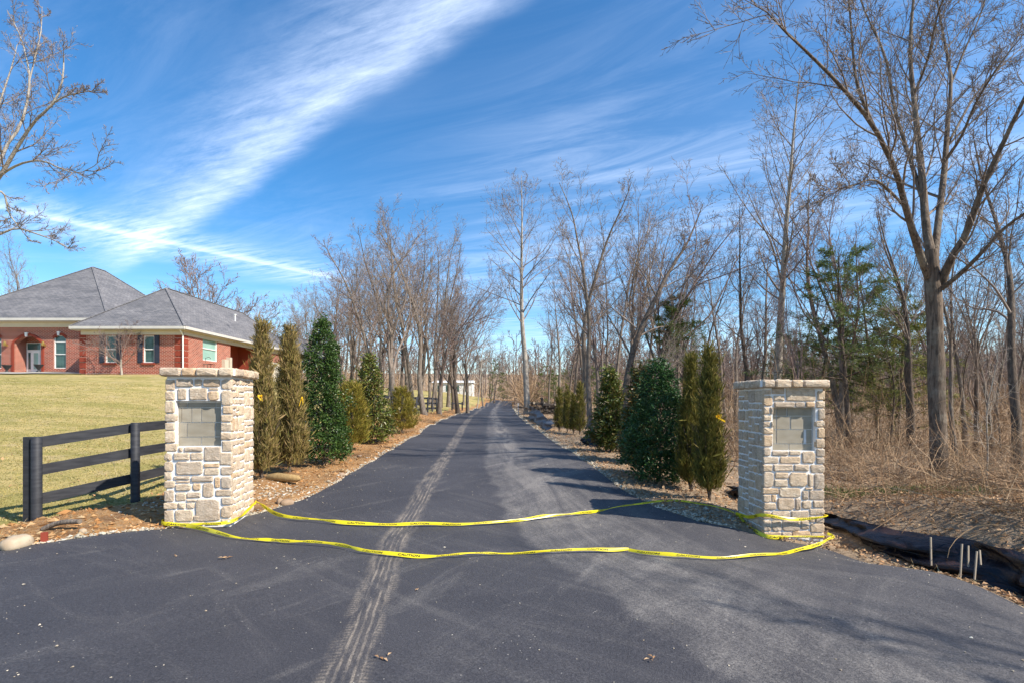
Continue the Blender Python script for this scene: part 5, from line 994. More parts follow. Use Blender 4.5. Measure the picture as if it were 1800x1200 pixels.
hero((-70, 900), 11, [(-72, 905, 0, .22), (-70, 850, 0, .19), (-60, 600, 0, .16), (-40, 420, 0, .13), (-22, 335, 0, .10)],
 [[(-22, 335, 0, .07), (0, 310, 0, .06), (30, 260, -.1, .05), (60, 215, -.2, .042), (95, 180, -.3, .034), (110, 140, -.3, .026), (112, 95, -.3, .014)], [(95, 180, -.3, .026), (120, 168, -.4, .02), (150, 162, -.5, .014), (183, 158, -.6, .007)],
  [(-15, 325, 0, .05), (10, 260, .3, .045), (38, 216, .5, .04), (52, 150, .7, .034), (48, 110, .8, .026), (34, 60, .9, .018), (12, 18, 1.0, .008)], [(50, 150, .7, .024), (62, 100, .8, .02), (72, 55, .9, .014), (74, 12, 1.0, .007)],
  [(-10, 316, 0, .04), (20, 296, -.3, .034), (48, 285, -.5, .028), (78, 284, -.7, .024), (105, 296, -.9, .019), (133, 305, -1.1, .014), (160, 296, -1.2, .010), (184, 276, -1.3, .005)],
  [(-22, 335, 0, .04), (6, 340, .2, .03), (16, 375, .3, .022), (38, 405, .4, .014), (55, 425, .5, .006)], [(-42, 430, 0, .05), (0, 412, .1, .034), (30, 402, .1, .028), (66, 412, 0, .022), (100, 425, -.1, .014), (130, 442, -.2, .006)],
  [(-30, 380, 0, .05), (-20, 250, .4, .04), (0, 180, .6, .03), (20, 120, .8, .02), (30, 80, .9, .01)], [(-42, 430, 0, .05), (-80, 330, 0, .04), (-120, 220, .5, .03), (-150, 90, .9, .015)]],
 'bare tree at the left edge whose crooked limbs reach in over the lawn', 'crooked_tree', 'bark_pale', 'twig', 33, .5, .9)
# a few old leaves hanging on
LF, f = leaves(tips[R.integers(0, len(tips), 90), -1] + org, R.normal(0, 1, (90, 3)) + [0, 0, -1], R.normal(0, 1, (90, 3)), .07, .05); tag(obj('hanging_leaves', mesh('hanging_leaves', LF, f, M['deadleaf'])), 'few brown leaves clinging to the big forked tree', 'leaves', kind='stuff')

# ornamental bare tree before the house
px, D = 214, 33.0; x, y = at(px, D); g_ = h1(x, y); rng = np.random.default_rng(3); o = empty('ornamental_tree', (x, y, g_), 0, 'small bare ornamental tree with domed crown in front of the house windows', 'tree')
P, Rr = grow(np.array([[0, 0, -.1]]), np.array([[0, 0, 1.]]), np.array([1.1]), np.array([.07]), np.array([.05]), 4, .03, 0, rng); V, f = tubes(P, Rr, 8); obj('trunk', mesh('trunk', V, f, M['bark_pale'], True), o)
V, f, _ = crown_levels(P, Rr, np.array([1.1]), [dict(n=8, t0=.5, t1=1, ang=.75, asd=.25, lr=2.0, prof=lambda t: 1, rr=.5, seg=8, wig=.08, up=.05, k=4, rmin=.012), dict(n=9, t0=.25, ang=.6, asd=.2, lr=.42, rr=.5, seg=5, wig=.1, up=.03, k=3, rmin=.010), dict(n=8, t0=.1, ang=.7, asd=.2, lr=.5, rr=.6, seg=3, wig=.15, up=.02, k=3, rmin=.006, rend=.005), dict(n=4, t0=.1, ang=.7, asd=.2, lr=.55, rr=.6, seg=2, wig=.12, k=3, rmin=.005, rend=.004)], rng); obj('crown', mesh('crown', V, f, M['twig_red'], True), o)

# far-off wood as one mass
lows = [tree_mesh('low', 50 + i, 12.) for i in range(4)]; Vs, Fs, n0 = [], [], 0
def add_low(x, y, H):
    global n0
    tv, tf, cv, cf = lows[rg.randrange(4)]; a = rg.uniform(0, 6.28); c, s_ = math.cos(a), math.sin(a); k = H / 12.; g_ = far_h[(x, y)]
    for v, f in ((tv, tf), (cv, cf)):
        q = np.stack([(v[:, 0] * c - v[:, 1] * s_) * k * .9 + x, (v[:, 0] * s_ + v[:, 1] * c) * k * .9 + y, v[:, 2] * k + g_], 1); Vs.append(q); Fs.append(f + n0); n0 += len(q)
spots = []
for i in range(680):
    D = rg.uniform(85, 185); px = rg.uniform(380, 2100)
    if 700 < px < 905 and D < 126: continue
    spots.append(((px - 900) / F * D, D))
for i in range(320): D = rg.uniform(78, 112); px = rg.uniform(1000, 2100); spots.append(((px - 900) / F * D, D))
for i in range(200): D = rg.uniform(185, 235); px = rg.uniform(300, 2000); spots.append(((px - 900) / F * D, D))
for i in range(120): D = rg.uniform(100, 160); spots.append(((rg.uniform(-500, 480) - 900) / F * D, D))
hs_ = height(np.array([s[0] for s in spots]), np.array([s[1] for s in spots])); far_h = {s: float(h) for s, h in zip(spots, hs_)}
for x, y in spots: add_low(x, y, rg.uniform(9, 14.5) * (1. if y > 95 else .8))
m, t, b = material('far_twigs', .9, .1); n = t.noise(pos(t), .12, 3.); t.put(b.inputs['Base Color'], t.mix(t.step(n, .35, .65), (.24, .185, .155), (.18, .14, .125))); M['far'] = m
tag(obj('distant_woods', mesh('distant_woods', np.vstack(Vs), np.vstack(Fs), M['far'], True)), 'far-off brown leafless woods beyond the drive', 'woods', kind='stuff')

# undergrowth: dry stems and brambles
def brush(n, xy, hmin, hmax, r_, seed, arch=.12, k=3):
    rng = np.random.default_rng(seed); x, y = xy(n, rng); z = height(x, y) - .03; P0 = np.stack([x, y, z], 1); D0 = rng.normal(0, .45, (n, 3)); D0[:, 2] = 1; L = rng.uniform(hmin, hmax, n) * np.clip(1 - (rng.random(n) ** 3) * .3, .3, 1); r = rng.uniform(.6, 1.3, n) * r_ * (1 + y / 30)
    P, Rr = grow(P0, D0, L, r, r * .4, 6, .17, -arch * .35, rng); v1, f1 = tubes(P, Rr, k)
    p, d_, ln, r2 = spawn(P, Rr, L, 4, .25, .95, .8, .3, .42, lambda t: 1 - .3 * t, .7, rng, .002); r2 = r2 * 1.0; P2, R2 = grow(p, d_, ln, r2, r2 * .4, 3, .25, .0, rng); v2, f2 = tubes(P2, R2, 2)
    return np.vstack([v1, v2]), np.vstack([f1, f2 + len(v1)])
def right_xy(n, rng):
    y = 5.2 + rng.random(n) ** 1.3 * 32; x = np.interp(y, [4, 5, 6, 8, 9.5, 12, 20, 40], [6.3, 5.95, 5.7, 5.45, 5.2, 5.6, 6.2, 6.5]) + rng.random(n) ** 1.1 * (2 + y * 1.05); return x, y
V, f = brush(5000, right_xy, .4, 1.75, .0036, 41, .08); tag(obj('undergrowth', mesh('undergrowth', V, f, M['brush'])), 'tangle of dry brown stems and brambles in the woods behind the right pillar', 'undergrowth', kind='stuff')
V, f = brush(900, lambda n, rng: (lambda y: (np.interp(y, [8, 14, 30, 60], [4.0, 4.2, 4.4, 4.6]) + rng.random(n) * 6, y))(12 + rng.random(n) * 48), .5, 1.8, .005, 42); tag(obj('undergrowth', mesh('undergrowth', V, f, M['brush'])), 'dry brush standing behind the evergreens right of the drive', 'undergrowth', kind='stuff')
V, f = brush(7500, lambda n, rng: (lambda y, u: (np.where(y < 124, np.where(u < -185, u - 60, np.maximum(u, 25)), u) / F * y, y))(72 + rng.random(n) * 80, rng.uniform(-560, 1200, n)), 2.5, 9., .0075, 43, -.06, 2); tag(obj('undergrowth', mesh('undergrowth', V, f, M['brush'])), 'far grey-brown brush at the foot of the distant woods', 'undergrowth', kind='stuff')
V, f = brush(2400, lambda n, rng: (lambda y: (np.maximum(rng.uniform(330, 1150, n) / F * y, 6.), y))(15 + rng.random(n) ** 1.2 * 45), 1.2, 4.2, .0046, 45, .02, 2); tag(obj('undergrowth', mesh('undergrowth', V, f, M['brush'])), 'tall thin brush filling the woods between the trunks on the right', 'undergrowth', kind='stuff')
def fallen(n, rng):
    y = 5.6 + rng.random(n) ** 1.4 * 14; x = np.interp(y, [4, 5, 6, 8, 9.5, 12, 20], [6.0, 5.6, 5.35, 5.0, 5.0, 5.6, 6.2]) + rng.random(n) * (1 + y * .8); return x, y
rng = np.random.default_rng(44); n = 3200; x, y = fallen(n, rng); P0 = np.stack([x, y, height(x, y) + rng.uniform(.02, .35, n)], 1); D0 = rng.normal(0, 1, (n, 3)); D0[:, 2] *= .25; r = rng.uniform(.003, .009, n) * (1 + y / 40)
P, Rr = grow(P0, D0, rng.uniform(.2, 1.2, n), r * .8, r * .3, 6, .14, -.03, rng); V, f = tubes(P, Rr, 3); tag(obj('fallen_branches', mesh('fallen_branches', V, f, M['brush'])), 'fallen sticks and arching canes on the woodland floor', 'sticks', kind='stuff')

# ------------------------------------------------------------------ evergreens
M['holly'] = leafy('holly_leaves', [(.035, .075, .018), (.055, .115, .022), (.022, .05, .014), (.10, .16, .035), (.045, .09, .02)], .38, .4, .15)
M['holly_blue'] = leafy('dark_holly_leaves', [(.03, .08, .024), (.05, .12, .035), (.022, .055, .018), (.085, .155, .05)], .38, .4, .15)
M['magnolia'] = leafy('magnolia_leaves', [(.11, .15, .03), (.17, .19, .04), (.07, .11, .022), (.22, .15, .055), (.14, .17, .04)], .35, .5, .15)
M['magnolia_b'] = leafy('bronze_magnolia_leaves', [(.08, .11, .025), (.19, .11, .04), (.05, .08, .02), (.13, .13, .04)], .35, .5, .15)
M['juniper'] = leafy('brown_green_juniper', [(.20, .165, .045), (.30, .22, .085), (.13, .125, .035), (.36, .25, .13), (.23, .185, .055)], .8, .2, .2)
M['juniper_g'] = leafy('olive_juniper', [(.14, .135, .03), (.21, .18, .04), (.09, .095, .025), (.26, .20, .065)], .8, .2, .2)
M['golden'] = leafy('golden_conifer', [(.28, .24, .04), (.38, .30, .06), (.17, .16, .025), (.22, .20, .035), (.40, .26, .08)], .75, .2, .25)
M['pine_y'] = leafy('yellow_green_needles', [(.20, .22, .06), (.28, .28, .08), (.14, .17, .05), (.33, .30, .11)], .7, .25, .25)
M['pine'] = leafy('pine_needles', [(.11, .16, .05), (.17, .22, .065), (.075, .125, .04), (.23, .25, .08)], .7, .25, .2)
def shape_pts(n, H, W_, prof, rng, shell=.55, lump=.16, seed=0):
    """points through a crown; prof(t) is the relative radius at relative height t"""
    t = rng.random(n); k = rng.random(n) < prof(t) ** 1.0 + .08; 
    while k.sum() < n * .98:
        i = np.where(~k)[0]; t[i] = rng.random(len(i)); k[i] = rng.random(len(i)) < prof(t[i]) + .08
    a = rng.random(n) * 6.2832; rr = 1 - rng.random(n) ** 1.7 * shell; lm = 1 + lump * fbm(a * 1.3 + 7, t * H * 2.2, 3, 60 + seed) * 1.6 + lump * .5 * fbm(a * 5, t * H * 6, 2, 80 + seed)
    r = W_ / 2 * prof(t) * rr * lm; return np.stack([r * np.cos(a), r * np.sin(a), t * H], 1), np.stack([np.cos(a), np.sin(a), 0 * a], 1), t, rr
def evergreen(kind, px, D, top, wpx, label, name, cat='evergreen shrub', group=None, seed=0, n=9000, mat=None, z0=.12):
    x, y = at(px, D); g_ = h1(x, y); H = EYE + (HY - top) / F * D - g_; W_ = wpx / F * D; rng = np.random.default_rng(seed); root = empty(name, (x, y, g_), 0, label, cat, group)
    if kind in ('holly', 'magnolia'):
        prof = (lambda t: np.clip(np.minimum((t + .10) * 5.5, 1.) * (1 - t) ** .62 + .04 * (t < .97), 0, 1)) if kind == 'holly' else (lambda t: np.clip(np.minimum((t + .1) * 4.5, 1.) * (1 - t) ** .85 + .06 * (t < .97), 0, 1))
        mC = n // 16; P, O, t, rr = shape_pts(mC, H, W_, prof, rng, .55, .46 if kind == 'holly' else .5, seed); P[:, 2] += z0 * (1 - t)
        ci = rng.integers(0, mC, n); sg = .042 if kind == 'holly' else .065; P, O, t = P[ci] + rng.normal(0, sg, (n, 3)), O[ci], t[ci]; P[:, 2] = np.maximum(P[:, 2], .02); ln = .062 if kind == 'holly' else .11
        D_ = O * .7 + rng.normal(0, .6, (n, 3)); D_[:, 2] += .25; U_ = O * .8 + rng.normal(0, .6, (n, 3)); U_[:, 2] += .5; V, f = leaves(P, D_, U_, rng.uniform(.7, 1.3, n) * ln, rng.uniform(.4, .6, n) * ln, .3)
        nb = 60; a = rng.random(nb) * 6.28; tz = rng.uniform(.08, .85, nb); q, qr = grow(np.stack([0 * a, 0 * a, tz * H * .8], 1), np.stack([np.cos(a), np.sin(a), .8 + 0 * a], 1), W_ * .45 * prof(tz) + .1, np.full(nb, .008), np.full(nb, .003), 4, .1, .05, rng); bv, bf = tubes(q, qr, 3)
    else:
        sq = kind == 'squat'
        prof = (lambda t: np.clip(np.minimum((t + .2) * 3., 1.) * (1 - t) ** .72 * .98 + .07, 0, 1)) if not sq else (lambda t: np.clip(np.minimum((t + .25) * 2.6, 1.) * (1 - t) ** .42 + .1, 0, 1))
        mC = n // (18 if not sq else 12); P, O, t, rr = shape_pts(mC, H * .95, W_ * (.80 if not sq else .9), prof, rng, .75, .26 if not sq else .32, seed); P[:, 2] += z0 * (1 - t)
        ci = rng.integers(0, mC, n); pd = nrm(O * (.28 if not sq else .7) + rng.normal(0, .16, (mC, 3)) + [0, 0, 1.]); P, O, t = P[ci] + pd[ci] * (rng.random(n) ** 1.2 * min(.15, H * .07))[:, None] + rng.normal(0, .014, (n, 3)), O[ci], t[ci]
        D_ = pd[ci] + rng.normal(0, .34, (n, 3)); U_ = O + rng.normal(0, .5, (n, 3)); out_ = rng.random(n) < .06; P[out_] += O[out_] * rng.uniform(.02, .10, out_.sum())[:, None] * [1, 1, 0]; ln = rng.uniform(.04, .11, n) * (1 + D / 40) * np.where(out_, 1.5, 1); V, f = leaves(P, D_, U_, ln, rng.uniform(.09, .17, n) * ln, .25)
        nb = 40; a = rng.random(nb) * 6.28; tz = rng.uniform(.0, .6, nb); q, qr = grow(np.stack([.02 * np.cos(a), .02 * np.sin(a), tz * H * .5], 1), np.stack([np.cos(a) * .3, np.sin(a) * .3, 1 + 0 * a], 1), H * .35 * (1 - tz * .5), np.full(nb, .009), np.full(nb, .003), 5, .06, .05, rng); bv, bf = tubes(q, qr, 3)
    obj('foliage', mesh('foliage', V, f, M[mat or kind]), root); mb = MB().tube([(0, 0, -.1), (.01, 0, H * .3), (0, .01, H * .85)], [.03, .022, .008], 6); mb.add(bv, bf); mb.build('stem', M['bark_dark'], root, True); return root
JL = 'brown columnar junipers left of the drive'; JR = 'olive columnar junipers right of the drive'
jz = evergreen('juniper', 460, 9.3, 558, 60, 'tall brown-green columnar juniper just behind the left stone pillar', 'columnar_juniper', group=JL, seed=1, n=19000)
jz2 = evergreen('juniper', 509, 10.0, 572, 62, 'brown columnar juniper between the pillar-side one and the big holly', 'columnar_juniper', group=JL, seed=2, n=19000)
evergreen('holly', 569, 11.2, 560, 104, 'large glossy dark green cone-shaped holly left of the drive', 'cone_holly', seed=3, n=17000, mat='holly')
evergreen('squat', 618, 13.6, 672, 62, 'golden-brown conifer tucked right of the large holly', 'golden_conifer', seed=4, n=10000, mat='golden')
evergreen('magnolia', 650, 16.0, 622, 78, 'yellow-green magnolia with pointed tip left of the drive', 'magnolia', seed=5, n=6500, mat='magnolia')
evergreen('squat', 706, 20.5, 680, 56, 'squat olive-gold conifer at the far end of the left planting', 'squat_conifer', seed=6, n=10000, mat='golden')
evergreen('magnolia', 1073, 14.0, 645, 58, 'free-standing green magnolia cone right of the drive', 'magnolia', seed=7, n=6000, mat='magnolia')
evergreen('magnolia', 1126, 12.0, 640, 66, 'bronze-leaved magnolia behind the dark holly', 'magnolia', seed=8, n=6000, mat='magnolia_b')
evergreen('holly', 1160, 9.7, 634, 136, 'broad blue-green holly right of the drive', 'cone_holly', seed=9, n=16000, mat='holly_blue', z0=.05)
evergreen('juniper', 1214, 9.0, 622, 44, 'slim olive juniper between the broad holly and the ribboned one', 'columnar_juniper', group=JR, seed=10, n=11000, mat='juniper_g')
jz3 = evergreen('juniper', 1247, 8.2, 606, 54, 'tall olive juniper with yellow ribbon nearest the right pillar', 'columnar_juniper', group=JR, seed=11, n=14000, mat='juniper_g')
for i, (px, D, top, wp, lb) in enumerate([(983, 22.5, 682, 20, 'leftmost juniper of the far group of four right of the drive'), (997, 21.5, 676, 18, 'second from left juniper of the far group of four right of the drive'), (1008, 20.8, 690, 14, 'thin low third juniper of the far group of four right of the drive'), (1019, 20.3, 668, 22, 'rightmost juniper of the far group of four right of the drive')]):
    evergreen('juniper', px, D, top, wp, lb, 'columnar_juniper', group='far group of four junipers right of the drive', seed=20 + i, n=4000, mat='juniper_g')
# yellow flagging ribbons
def ribbon(px, py, D, label, seed):
    rng = np.random.default_rng(seed); c = np.array(P3(px, py, D)); root = empty('marking_ribbon', tuple(c), 0, label, 'ribbon', 'yellow ribbons tied to the junipers'); mb = MB()
    for k in range(5):
        P = spline([(0, 0, 0), tuple(rng.normal(0, .018, 3) + [0, -.03, .015]), tuple(rng.normal(0, .03, 3) + [.01, -.04, -.07])], .02); w_ = .013; n = len(P); V = np.concatenate([P + [0, 0, w_], P - [0, 0, w_]]); i = np.arange(n - 1); mb.add(V, np.stack([i, i + 1, i + 1 + n, i + n], 1))
    mb.build('streamer', M['flagging'], root); return root
ribbon(461, 696, 8.98, 'yellow ribbon tied on the juniper behind the left pillar', 1); ribbon(533, 702, 9.75, 'yellow ribbon on the right side of the second left juniper', 2); ribbon(1261, 731, 7.95, 'yellow ribbon tied on the juniper nearest the right pillar', 3)

# pines and cedars in the woods
def pine(px, D, top, wpx, label, seed, t0=.3, n1=34, dens=1., group='green pines in the woods on the right', mat='pine'):
    x, y = at(px, D); g_ = h1(x, y); H = EYE + (HY - top) / F * D - g_; W_ = wpx / F * D / 2; rng = np.random.default_rng(seed); root = empty('pine_tree', (x, y, g_), 0, label, 'pine tree', group)
    P, Rr = grow(np.array([[0, 0, -.2]]), np.array([[0, 0, 1.]]), np.array([H]), np.array([.11]), np.array([.012]), 16, .015, .02, rng); V, f = tubes(P, Rr, 8); obj('trunk', mesh('trunk', V, f, M['bark_dark'], True), root)
    p, d_, ln, r = spawn(P, Rr, np.array([W_]), n1, t0, .98, 1.35, .15, 1., lambda t: 1.15 - .85 * (t - t0) / (1 - t0), .4, rng, .012); P1, R1 = grow(p, d_, ln, r, r * .3, 6, .07, .02, rng)
    p2, d2, l2_, r2 = spawn(P1, R1, ln, 9, .2, 1., .8, .2, .38, lambda t: 1.1 - .5 * t, .6, rng, .005); d2[:, 2] *= .4; P2, R2 = grow(p2, d2, l2_, r2, r2 * .4, 3, .1, .0, rng); v1, f1 = tubes(P1, R1, 4); v2, f2 = tubes(P2, R2, 3)
    obj('limbs', mesh('limbs', np.vstack([v1, v2]), np.vstack([f1, f2 + len(v1)]), M['bark_dark'], True), root)
    k = int(len(P2) * 40 * dens); i = rng.integers(0, len(P2), k); tt_ = rng.random(k) * 3; j = tt_.astype(int); fr_ = (tt_ - j)[:, None]; q = P2[i, j] * (1 - fr_) + P2[i, np.minimum(j + 1, 3)] * fr_ + rng.normal(0, .03, (k, 3)); dd = nrm(P2[i, 3] - P2[i, 0]) + rng.normal(0, .6, (k, 3)); dd[:, 2] -= .15
    V, f = leaves(q, dd, rng.normal(0, .5, (k, 3)) + [0, 0, 1], rng.uniform(.10, .22, k), rng.uniform(.018, .034, k), .2); obj('foliage', mesh('foliage', V, f, M[mat]), root); return root
pine(1493, 19, 425, 225, 'layered green pine left of the big forked tree', 1, .32, 32, .8)
pine(1545, 22, 452, 200, 'greener pine close behind the layered one', 2, .25, 38, .9)
pine(1578, 21, 535, 215, 'low yellow-green pine between the layered pine and the big trunk', 3, .12, 40, 1., mat='pine_y')
pine(1440, 23, 552, 190, 'pine rising behind the right pillar top', 4, .2, 34, .9)
pine(1395, 36, 585, 120, 'small pine left of the pine behind the pillar', 5, .15, 30, .8)
pine(1192, 26, 505, 110, 'dark cedar above the holly and junipers right of the drive', 6, .48, 34, 1., None)
for i, (px, D, top, wp) in enumerate([(958, 80, 640, 60), (978, 72, 650, 50), (1000, 90, 645, 60), (1045, 60, 640, 60)]): pine(px, D, top, wp, 'low dark evergreen tree at the foot of the far woods', 10 + i, .1, 26, .8, 'far low evergreens right of the drive')
pine(870, 112, 628, 34, 'pointed green cedar left of the drive where it bends', 15, .1, 30, 1., None); pine(884, 120, 650, 30, 'lower yellowish cedar beside the pointed one at the bend', 16, .1, 26, 1., None)
# green sprigs near the right pillar
rng = np.random.default_rng(71); k = 1400; c_ = rng.integers(0, 5, k); sx = np.array([5.9, 6.4, 6.9, 5.6, 7.4])[c_] + rng.normal(0, .16, k); sy = np.array([8.9, 8.6, 8.4, 9.4, 8.3])[c_] + rng.normal(0, .22, k); D_ = rng.normal(0, .5, (k, 3)); D_[:, 2] = 1
V, f = leaves(np.stack([sx, sy, height(sx, sy) + rng.uniform(0, .12, k)], 1), D_, rng.normal(0, 1, (k, 3)), rng.uniform(.05, .16, k), .012, .2); tag(obj('green_sprigs', mesh('green_sprigs', V, f, M['pine'])), 'low green sprigs among the dead leaves right of the right pillar', 'ground cover', kind='stuff')

# ------------------------------------------------------------------ black silt fence
sheet, t, b = material('black_geotextile', .32, .35); c = coords(t); n = t.noise(t.mapping(c, (1, 1, 4)), 3., 5., .6, .8); n2 = t.noise(c, 30., 3.)
t.put(b.inputs['Base Color'], t.mix(t.step(n, .5, .68), (.005, .005, .009), (.045, .022, .016))); bump(t, b, t.math('ADD', n, t.math('MULTIPLY', n2, .08)), .8, .05)
def silt(top, bot, label, seed, rows=14, ns=130, bulge=.16):
    T = spline(top, .02); B_ = spline(bot, .02); q = np.linspace(0, 1, ns); T = T[(q * (len(T) - 1)).astype(int)]; B_ = B_[(q * (len(B_) - 1)).astype(int)]; v = np.linspace(0, 1, rows)[None, :, None]
    X = T[:, None] * (1 - v) + B_[:, None] * v; s = q * 4; nx = nrm(np.cross(np.gradient((T + B_) / 2, axis=0), [0, 0, 1.])); vv = np.repeat(v[..., 0], ns, 0); ss = np.repeat(s[:, None], rows, 1)
    off = bulge * np.sin(vv * math.pi) * (.5 + 1.2 * fbm(ss * 1.2, vv * 0 + seed, 2, seed)) + .16 * fbm(ss * 2.6 + vv * 1.8, vv * 3.2, 3, seed + 5) + .07 * np.sin((vv * 1.6 + ss * .35) * 7 + 3 * fbm(ss, vv, 2, seed + 2)) * np.sin(vv * math.pi)
    X = X + nx[:, None] * off[..., None]; X[..., 2] -= .05 * np.abs(fbm(ss * 1.6, vv * 0, 2, seed + 9)) * (1 - vv)
    i = np.arange((ns - 1) * rows).reshape(ns - 1, rows)[:, :-1].ravel(); a = obj('sheet', mesh('sheet', X.reshape(-1, 3), np.stack([i, i + rows, i + rows + 1, i + 1], 1), sheet, True)); root = empty('silt_fence', tuple(B_[0]), 0, label, 'silt fence'); a.parent = root; a.location = -root.location; return root
top = [P3(px, py, D) for px, py, D in ((1420, 884, 8.4), (1446, 898, 7.75), (1500, 909, 7.1), (1560, 923, 6.6), (1600, 929, 6.3), (1650, 937, 6.0), (1700, 945, 5.75), (1750, 955, 5.45), (1800, 969, 5.15), (1900, 1008, 4.7), (2100, 1080, 4.0))]
bot = [(x, y, h1(x, y) - .01) for x, y in ((4.75, 8.2), (4.66, 7.7), (4.5, 7.1), (4.48, 6.5), (4.66, 6.05), (4.72, 5.75), (4.76, 5.5), (4.84, 5.2), (4.95, 4.93), (5.25, 4.2), (5.8, 3.4))]
sf = silt(top, bot, 'sagging black plastic silt fence with wooden stakes running right from the right pillar', 1)
def stake(a, c, r_=.011, lbl=None):
    a, c = np.array(a), np.array(c); o = MB().beam(a - np.array(sf.location), c - np.array(sf.location), r_ * 2, r_ * 1.6, (1, 0, 0.01)).build('stake', M['stake'], sf)
for p0, p1, D in (((1636, 943), (1637, 993), 5.72), ((1691, 955), (1688, 1014), 5.42), ((1702, 958), (1702, 1004), 5.46), ((1717, 968), (1713, 1018), 5.30), ((1722, 966), (1724, 992), 5.40)): stake(P3(*p0, D + .03), P3(*p1, D - .05), .0075)
V = spline([P3(1690, 1026, 5.1), P3(1706, 1010, 5.05), P3(1722, 992, 5.02), P3(1736, 980, 5.0), P3(1766, 984, 4.9), P3(1800, 992, 4.75)], .03); MB().tube(V, .012, 6).build('loose_cord', M['stake'], sf, True)
top2 = [P3(px, py, D) for px, py, D in ((935, 713, 37), (945, 719, 33), (957, 728, 28), (966, 737, 24.5), (975, 742, 23))]; bot2 = [(p[0] - .35, p[1] - .2, h1(p[0] - .35, p[1] - .2) - .01) for p in top2]
sf2 = silt(top2, bot2, 'grey-blue silt fence length lying behind the tall pale tree', 4, 8, 60, .06); sf2.children[0].data.materials[0] = simple('grey_geotextile', (.07, .08, .10), (.12, .12, .13), 3., .5, .4)
top3 = [P3(px, py, D) for px, py, D in ((1028, 757, 17.2), (1036, 764, 16.8), (1042, 751, 16.4), (1050, 760, 16.0), (1060, 760, 15.7))]; bot3 = [(p[0] - .1, p[1] - .2, h1(p[0] - .1, p[1] - .2) - .01) for p in top3]; silt(top3, bot3, 'crumpled black silt cloth left of the free-standing magnolia', 6, 8, 40, .05)
top4 = [P3(px, py, D) for px, py, D in ((1283, 853, 9.6), (1292, 852, 9.3), (1300, 854, 9.0), (1320, 860, 8.7))]; bot4 = [(p[0] - .05, p[1] - .15, h1(p[0] - .05, p[1] - .15) - .01) for p in top4]; silt(top4, bot4, 'scrap of black silt cloth showing left of the right pillar', 8, 6, 30, .03)

# ------------------------------------------------------------------ small things on the verges
def boulder(px, py, size, label, mat='rock', seed=0, flat=.7, name='rock', ry=0.):
    x, y, z = G(px, py); rng = np.random.default_rng(seed); k, m_ = 12, 7; V = [(0, 0, 1.)]
    for i in range(1, m_): 
        for j in range(k): a, c = math.pi * i / m_, 2 * math.pi * j / k; V.append((math.sin(a) * math.cos(c), math.sin(a) * math.sin(c), math.cos(a)))
    V.append((0, 0, -1.)); V = np.array(V); V = V * (1 + .22 * fbm(V[:, 0] * 2 + seed, V[:, 1] * 2 + V[:, 2] * 2, 3, seed)[:, None] + rng.normal(0, .03, (len(V), 1))); V = np.sign(V) * np.abs(V) ** .85 * np.array(size) * .5
    f4 = np.array([(1 + i * k + j, 1 + i * k + (j + 1) % k, 1 + (i + 1) * k + (j + 1) % k, 1 + (i + 1) * k + j) for i in range(m_ - 2) for j in range(k)])[:, ::-1]; f3 = np.array([(0, 1 + j, 1 + (j + 1) % k) for j in range(k)] + [(len(V) - 1, len(V) - 1 - k + (j + 1) % k, len(V) - 1 - k + j) for j in range(k)])
    o = obj(name, mesh(name, V, [f4, f3], M[mat], True), None, (x, y, z + size[2] * .22), seed * 1.3); tag(o, label, 'rock'); return o
boulder(30, 962, (.30, .20, .17), 'pale rounded boulder at the asphalt edge, bottom left corner', 'rock', 1); boulder(68, 968, (.13, .09, .09), 'white-flecked stone right beside the pale boulder', 'rock', 2)
boulder(505, 889, (.20, .12, .11), 'brown split rock on the soil right of the left pillar', 'brownrock', 3); boulder(492, 886, (.10, .09, .12), 'upright shard left of the split rock', 'brownrock', 4)
boulder(600, 835, (.12, .09, .08), 'small clod-like rock on the bank below the large holly', 'brownrock', 5); boulder(632, 802, (.14, .10, .06), 'flat dark rock below the golden conifer', 'brownrock', 6)
boulder(145, 935, (.09, .07, .06), 'small white stone on the soil below the first fence post', 'rock', 7); boulder(688, 762, (.14, .1, .08), 'dark clod on the bank before the squat conifer', 'brownrock', 8)
# burlap root wrap
x, y, z = G(497, 846); MB().tube([(-.32, 0, 0), (-.28, 0, .01), (-.1, .01, .02), (.12, -.01, .01), (.28, .01, .0), (.33, .01, -.01)], [.02, .055, .075, .07, .06, .02], 12).build('tmp', M['burlap'], None, True, (x, y, z + .05), -.15); o = bpy.data.objects['tmp']; o.name = 'burlap_roll'; o.data.name = 'burlap_roll'; tag(o, 'straw-coloured burlap roll lying at the foot of the left junipers', 'burlap')
# old root pieces
x, y, z = G(112, 930); MB().tube(spline([(-.25, .0, -.02), (-.12, .02, .04), (.05, 0, .07), (.22, -.03, .08)], .04), .030, 8).build('tree_root', M['bark'], None, True, (x, y, z + .02)); tag(bpy.data.objects['tree_root'], 'torn curved root lying on the soil by the first fence post', 'root')
x, y, z = G(78, 953); MB().box(-.03, .03, -.012, .012, -.03, .11).build('brick_shard', M['brick_trim'], None, False, (x, y, z), .4); tag(bpy.data.objects['brick_shard'], 'small reddish shard standing in the soil near the asphalt, lower left', 'shard')
# dry weed between the fence rails
x, y, z = G(228, 872); rng = np.random.default_rng(8); P, Rr = grow(np.array([[0, 0, 0]]), np.array([[-.35, 0, 1.]]), np.array([.95]), np.array([.004]), np.array([.002]), 8, .06, 0, rng); V, f = tubes(P, Rr, 4); v2, f2, _ = crown_levels(P, Rr, np.array([.95]), [dict(n=9, t0=.25, ang=.8, lr=.3, rr=.7, rmin=.002, rend=.0015, seg=3)], rng); mb = MB().add(V, f).add(v2, f2); o = mb.build('dry_weed', M['straw'], None, False, (x, y, z)); tag(o, 'tall dry weed leaning in front of the black fence boards', 'weed')
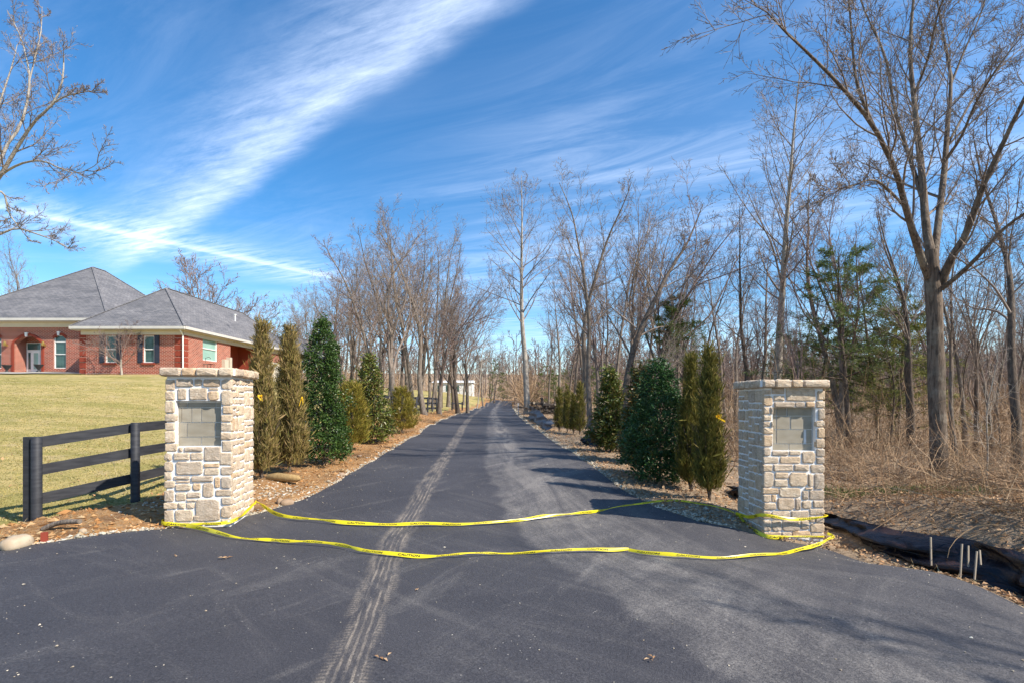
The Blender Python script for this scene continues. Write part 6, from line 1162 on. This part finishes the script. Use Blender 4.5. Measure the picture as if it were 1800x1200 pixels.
# survey stake and debris pile near the pale tree
x, y = at(911, 44); MB().box(-.04, .04, -.02, .02, -.1, .95).build('survey_stake', M['white'], None, False, (x, y, h1(x, y))); tag(bpy.data.objects['survey_stake'], 'white wooden stake left of the tall pale tree', 'stake')
x, y = at(957, 40); rng = np.random.default_rng(5); o = empty('brush_pile', (x, y, h1(x, y)), 0, 'heap of cut logs and brush right of the tall pale tree', 'brush pile')
for k in range(22):
    a = rng.normal(0, 1, 3) * [1, .6, .12]; a = a / np.linalg.norm(a); c_ = rng.normal(0, 1, 3) * [.7, .35, .0] + [0, 0, .15 + .75 * rng.random()]; L = rng.uniform(.3, .7); r_ = rng.uniform(.05, .11); lg = MB().tube([c_ - a * L, c_ + a * L], r_, 8); q = lg.build('log', M['bark_dark'], o, True)
    e = c_ - a * L * (1 if a[1] > 0 else -1) * 1.01; MB().tube([e, e + a * .01], r_ * .92, 8).build('cut_end', M['rock'], q)
n = 500; P0 = np.tile([0, 0, .2], (n, 1)) + rng.normal(0, 1, (n, 3)) * [1., .5, .2]; P, Rr = grow(P0, rng.normal(0, 1, (n, 3)) * [1, 1, .5], rng.uniform(.4, 1.2, n), np.full(n, .014), np.full(n, .006), 3, .15, 0, rng); V, f = tubes(P, Rr, 3); tag(obj('brushwood', mesh('brushwood', V, f, M['bark_dark']), o), kind='stuff')
# leaves dropped on the asphalt
for px, py, s_, lb in ((400, 982, .06, 'curled orange dead leaf on the asphalt below the left pillar'), (676, 1162, .045, 'thin orange leaf scrap on the asphalt, bottom centre'), (735, 1036, .028, 'pale crumb of leaf on the asphalt left of centre'), (1147, 1161, .04, 'pale leaf scrap on the asphalt, bottom right of centre'), (310, 978, .03, 'small tan leaf on the asphalt left of the curled orange one')):
    x, y, z = G(px, py, True); rng = np.random.default_rng(int(px)); V, f = leaves(rng.normal(0, s_ * .3, (4, 3)) * [1, 1, .1], rng.normal(0, 1, (4, 3)) * [1, 1, .25], np.tile([0, 0, 1.], (4, 1)), s_, s_ * .4, .4); o = obj('dead_leaf', mesh('dead_leaf', V, f, M['deadleaf']), None, (x, y, z + .012)); tag(o, lb, 'leaf')
n = 900; ys = 2.6 + rng.random(n) ** 1.3 * 10; l, r = edges(ys); l = np.maximum(l, -ys * 1.1); r = np.minimum(r, ys * 1.1); xs = np.where(rng.random(n) < .5, l + (r - l) * rng.random(n), np.where(rng.random(n) < .5, l + rng.exponential(.35, n), r - rng.exponential(.35, n))); sz = np.clip(rng.lognormal(-5.3, .5, n), .0025, .014)
V, f = rocks(np.stack([xs, ys, road_h(xs, ys) + sz * .3 + .002], -1), sz, rng, .5); tag(obj('road_grit', mesh('road_grit', V, f, M['gravel'])), 'stray grit and chips scattered over the asphalt', 'grit', kind='stuff')
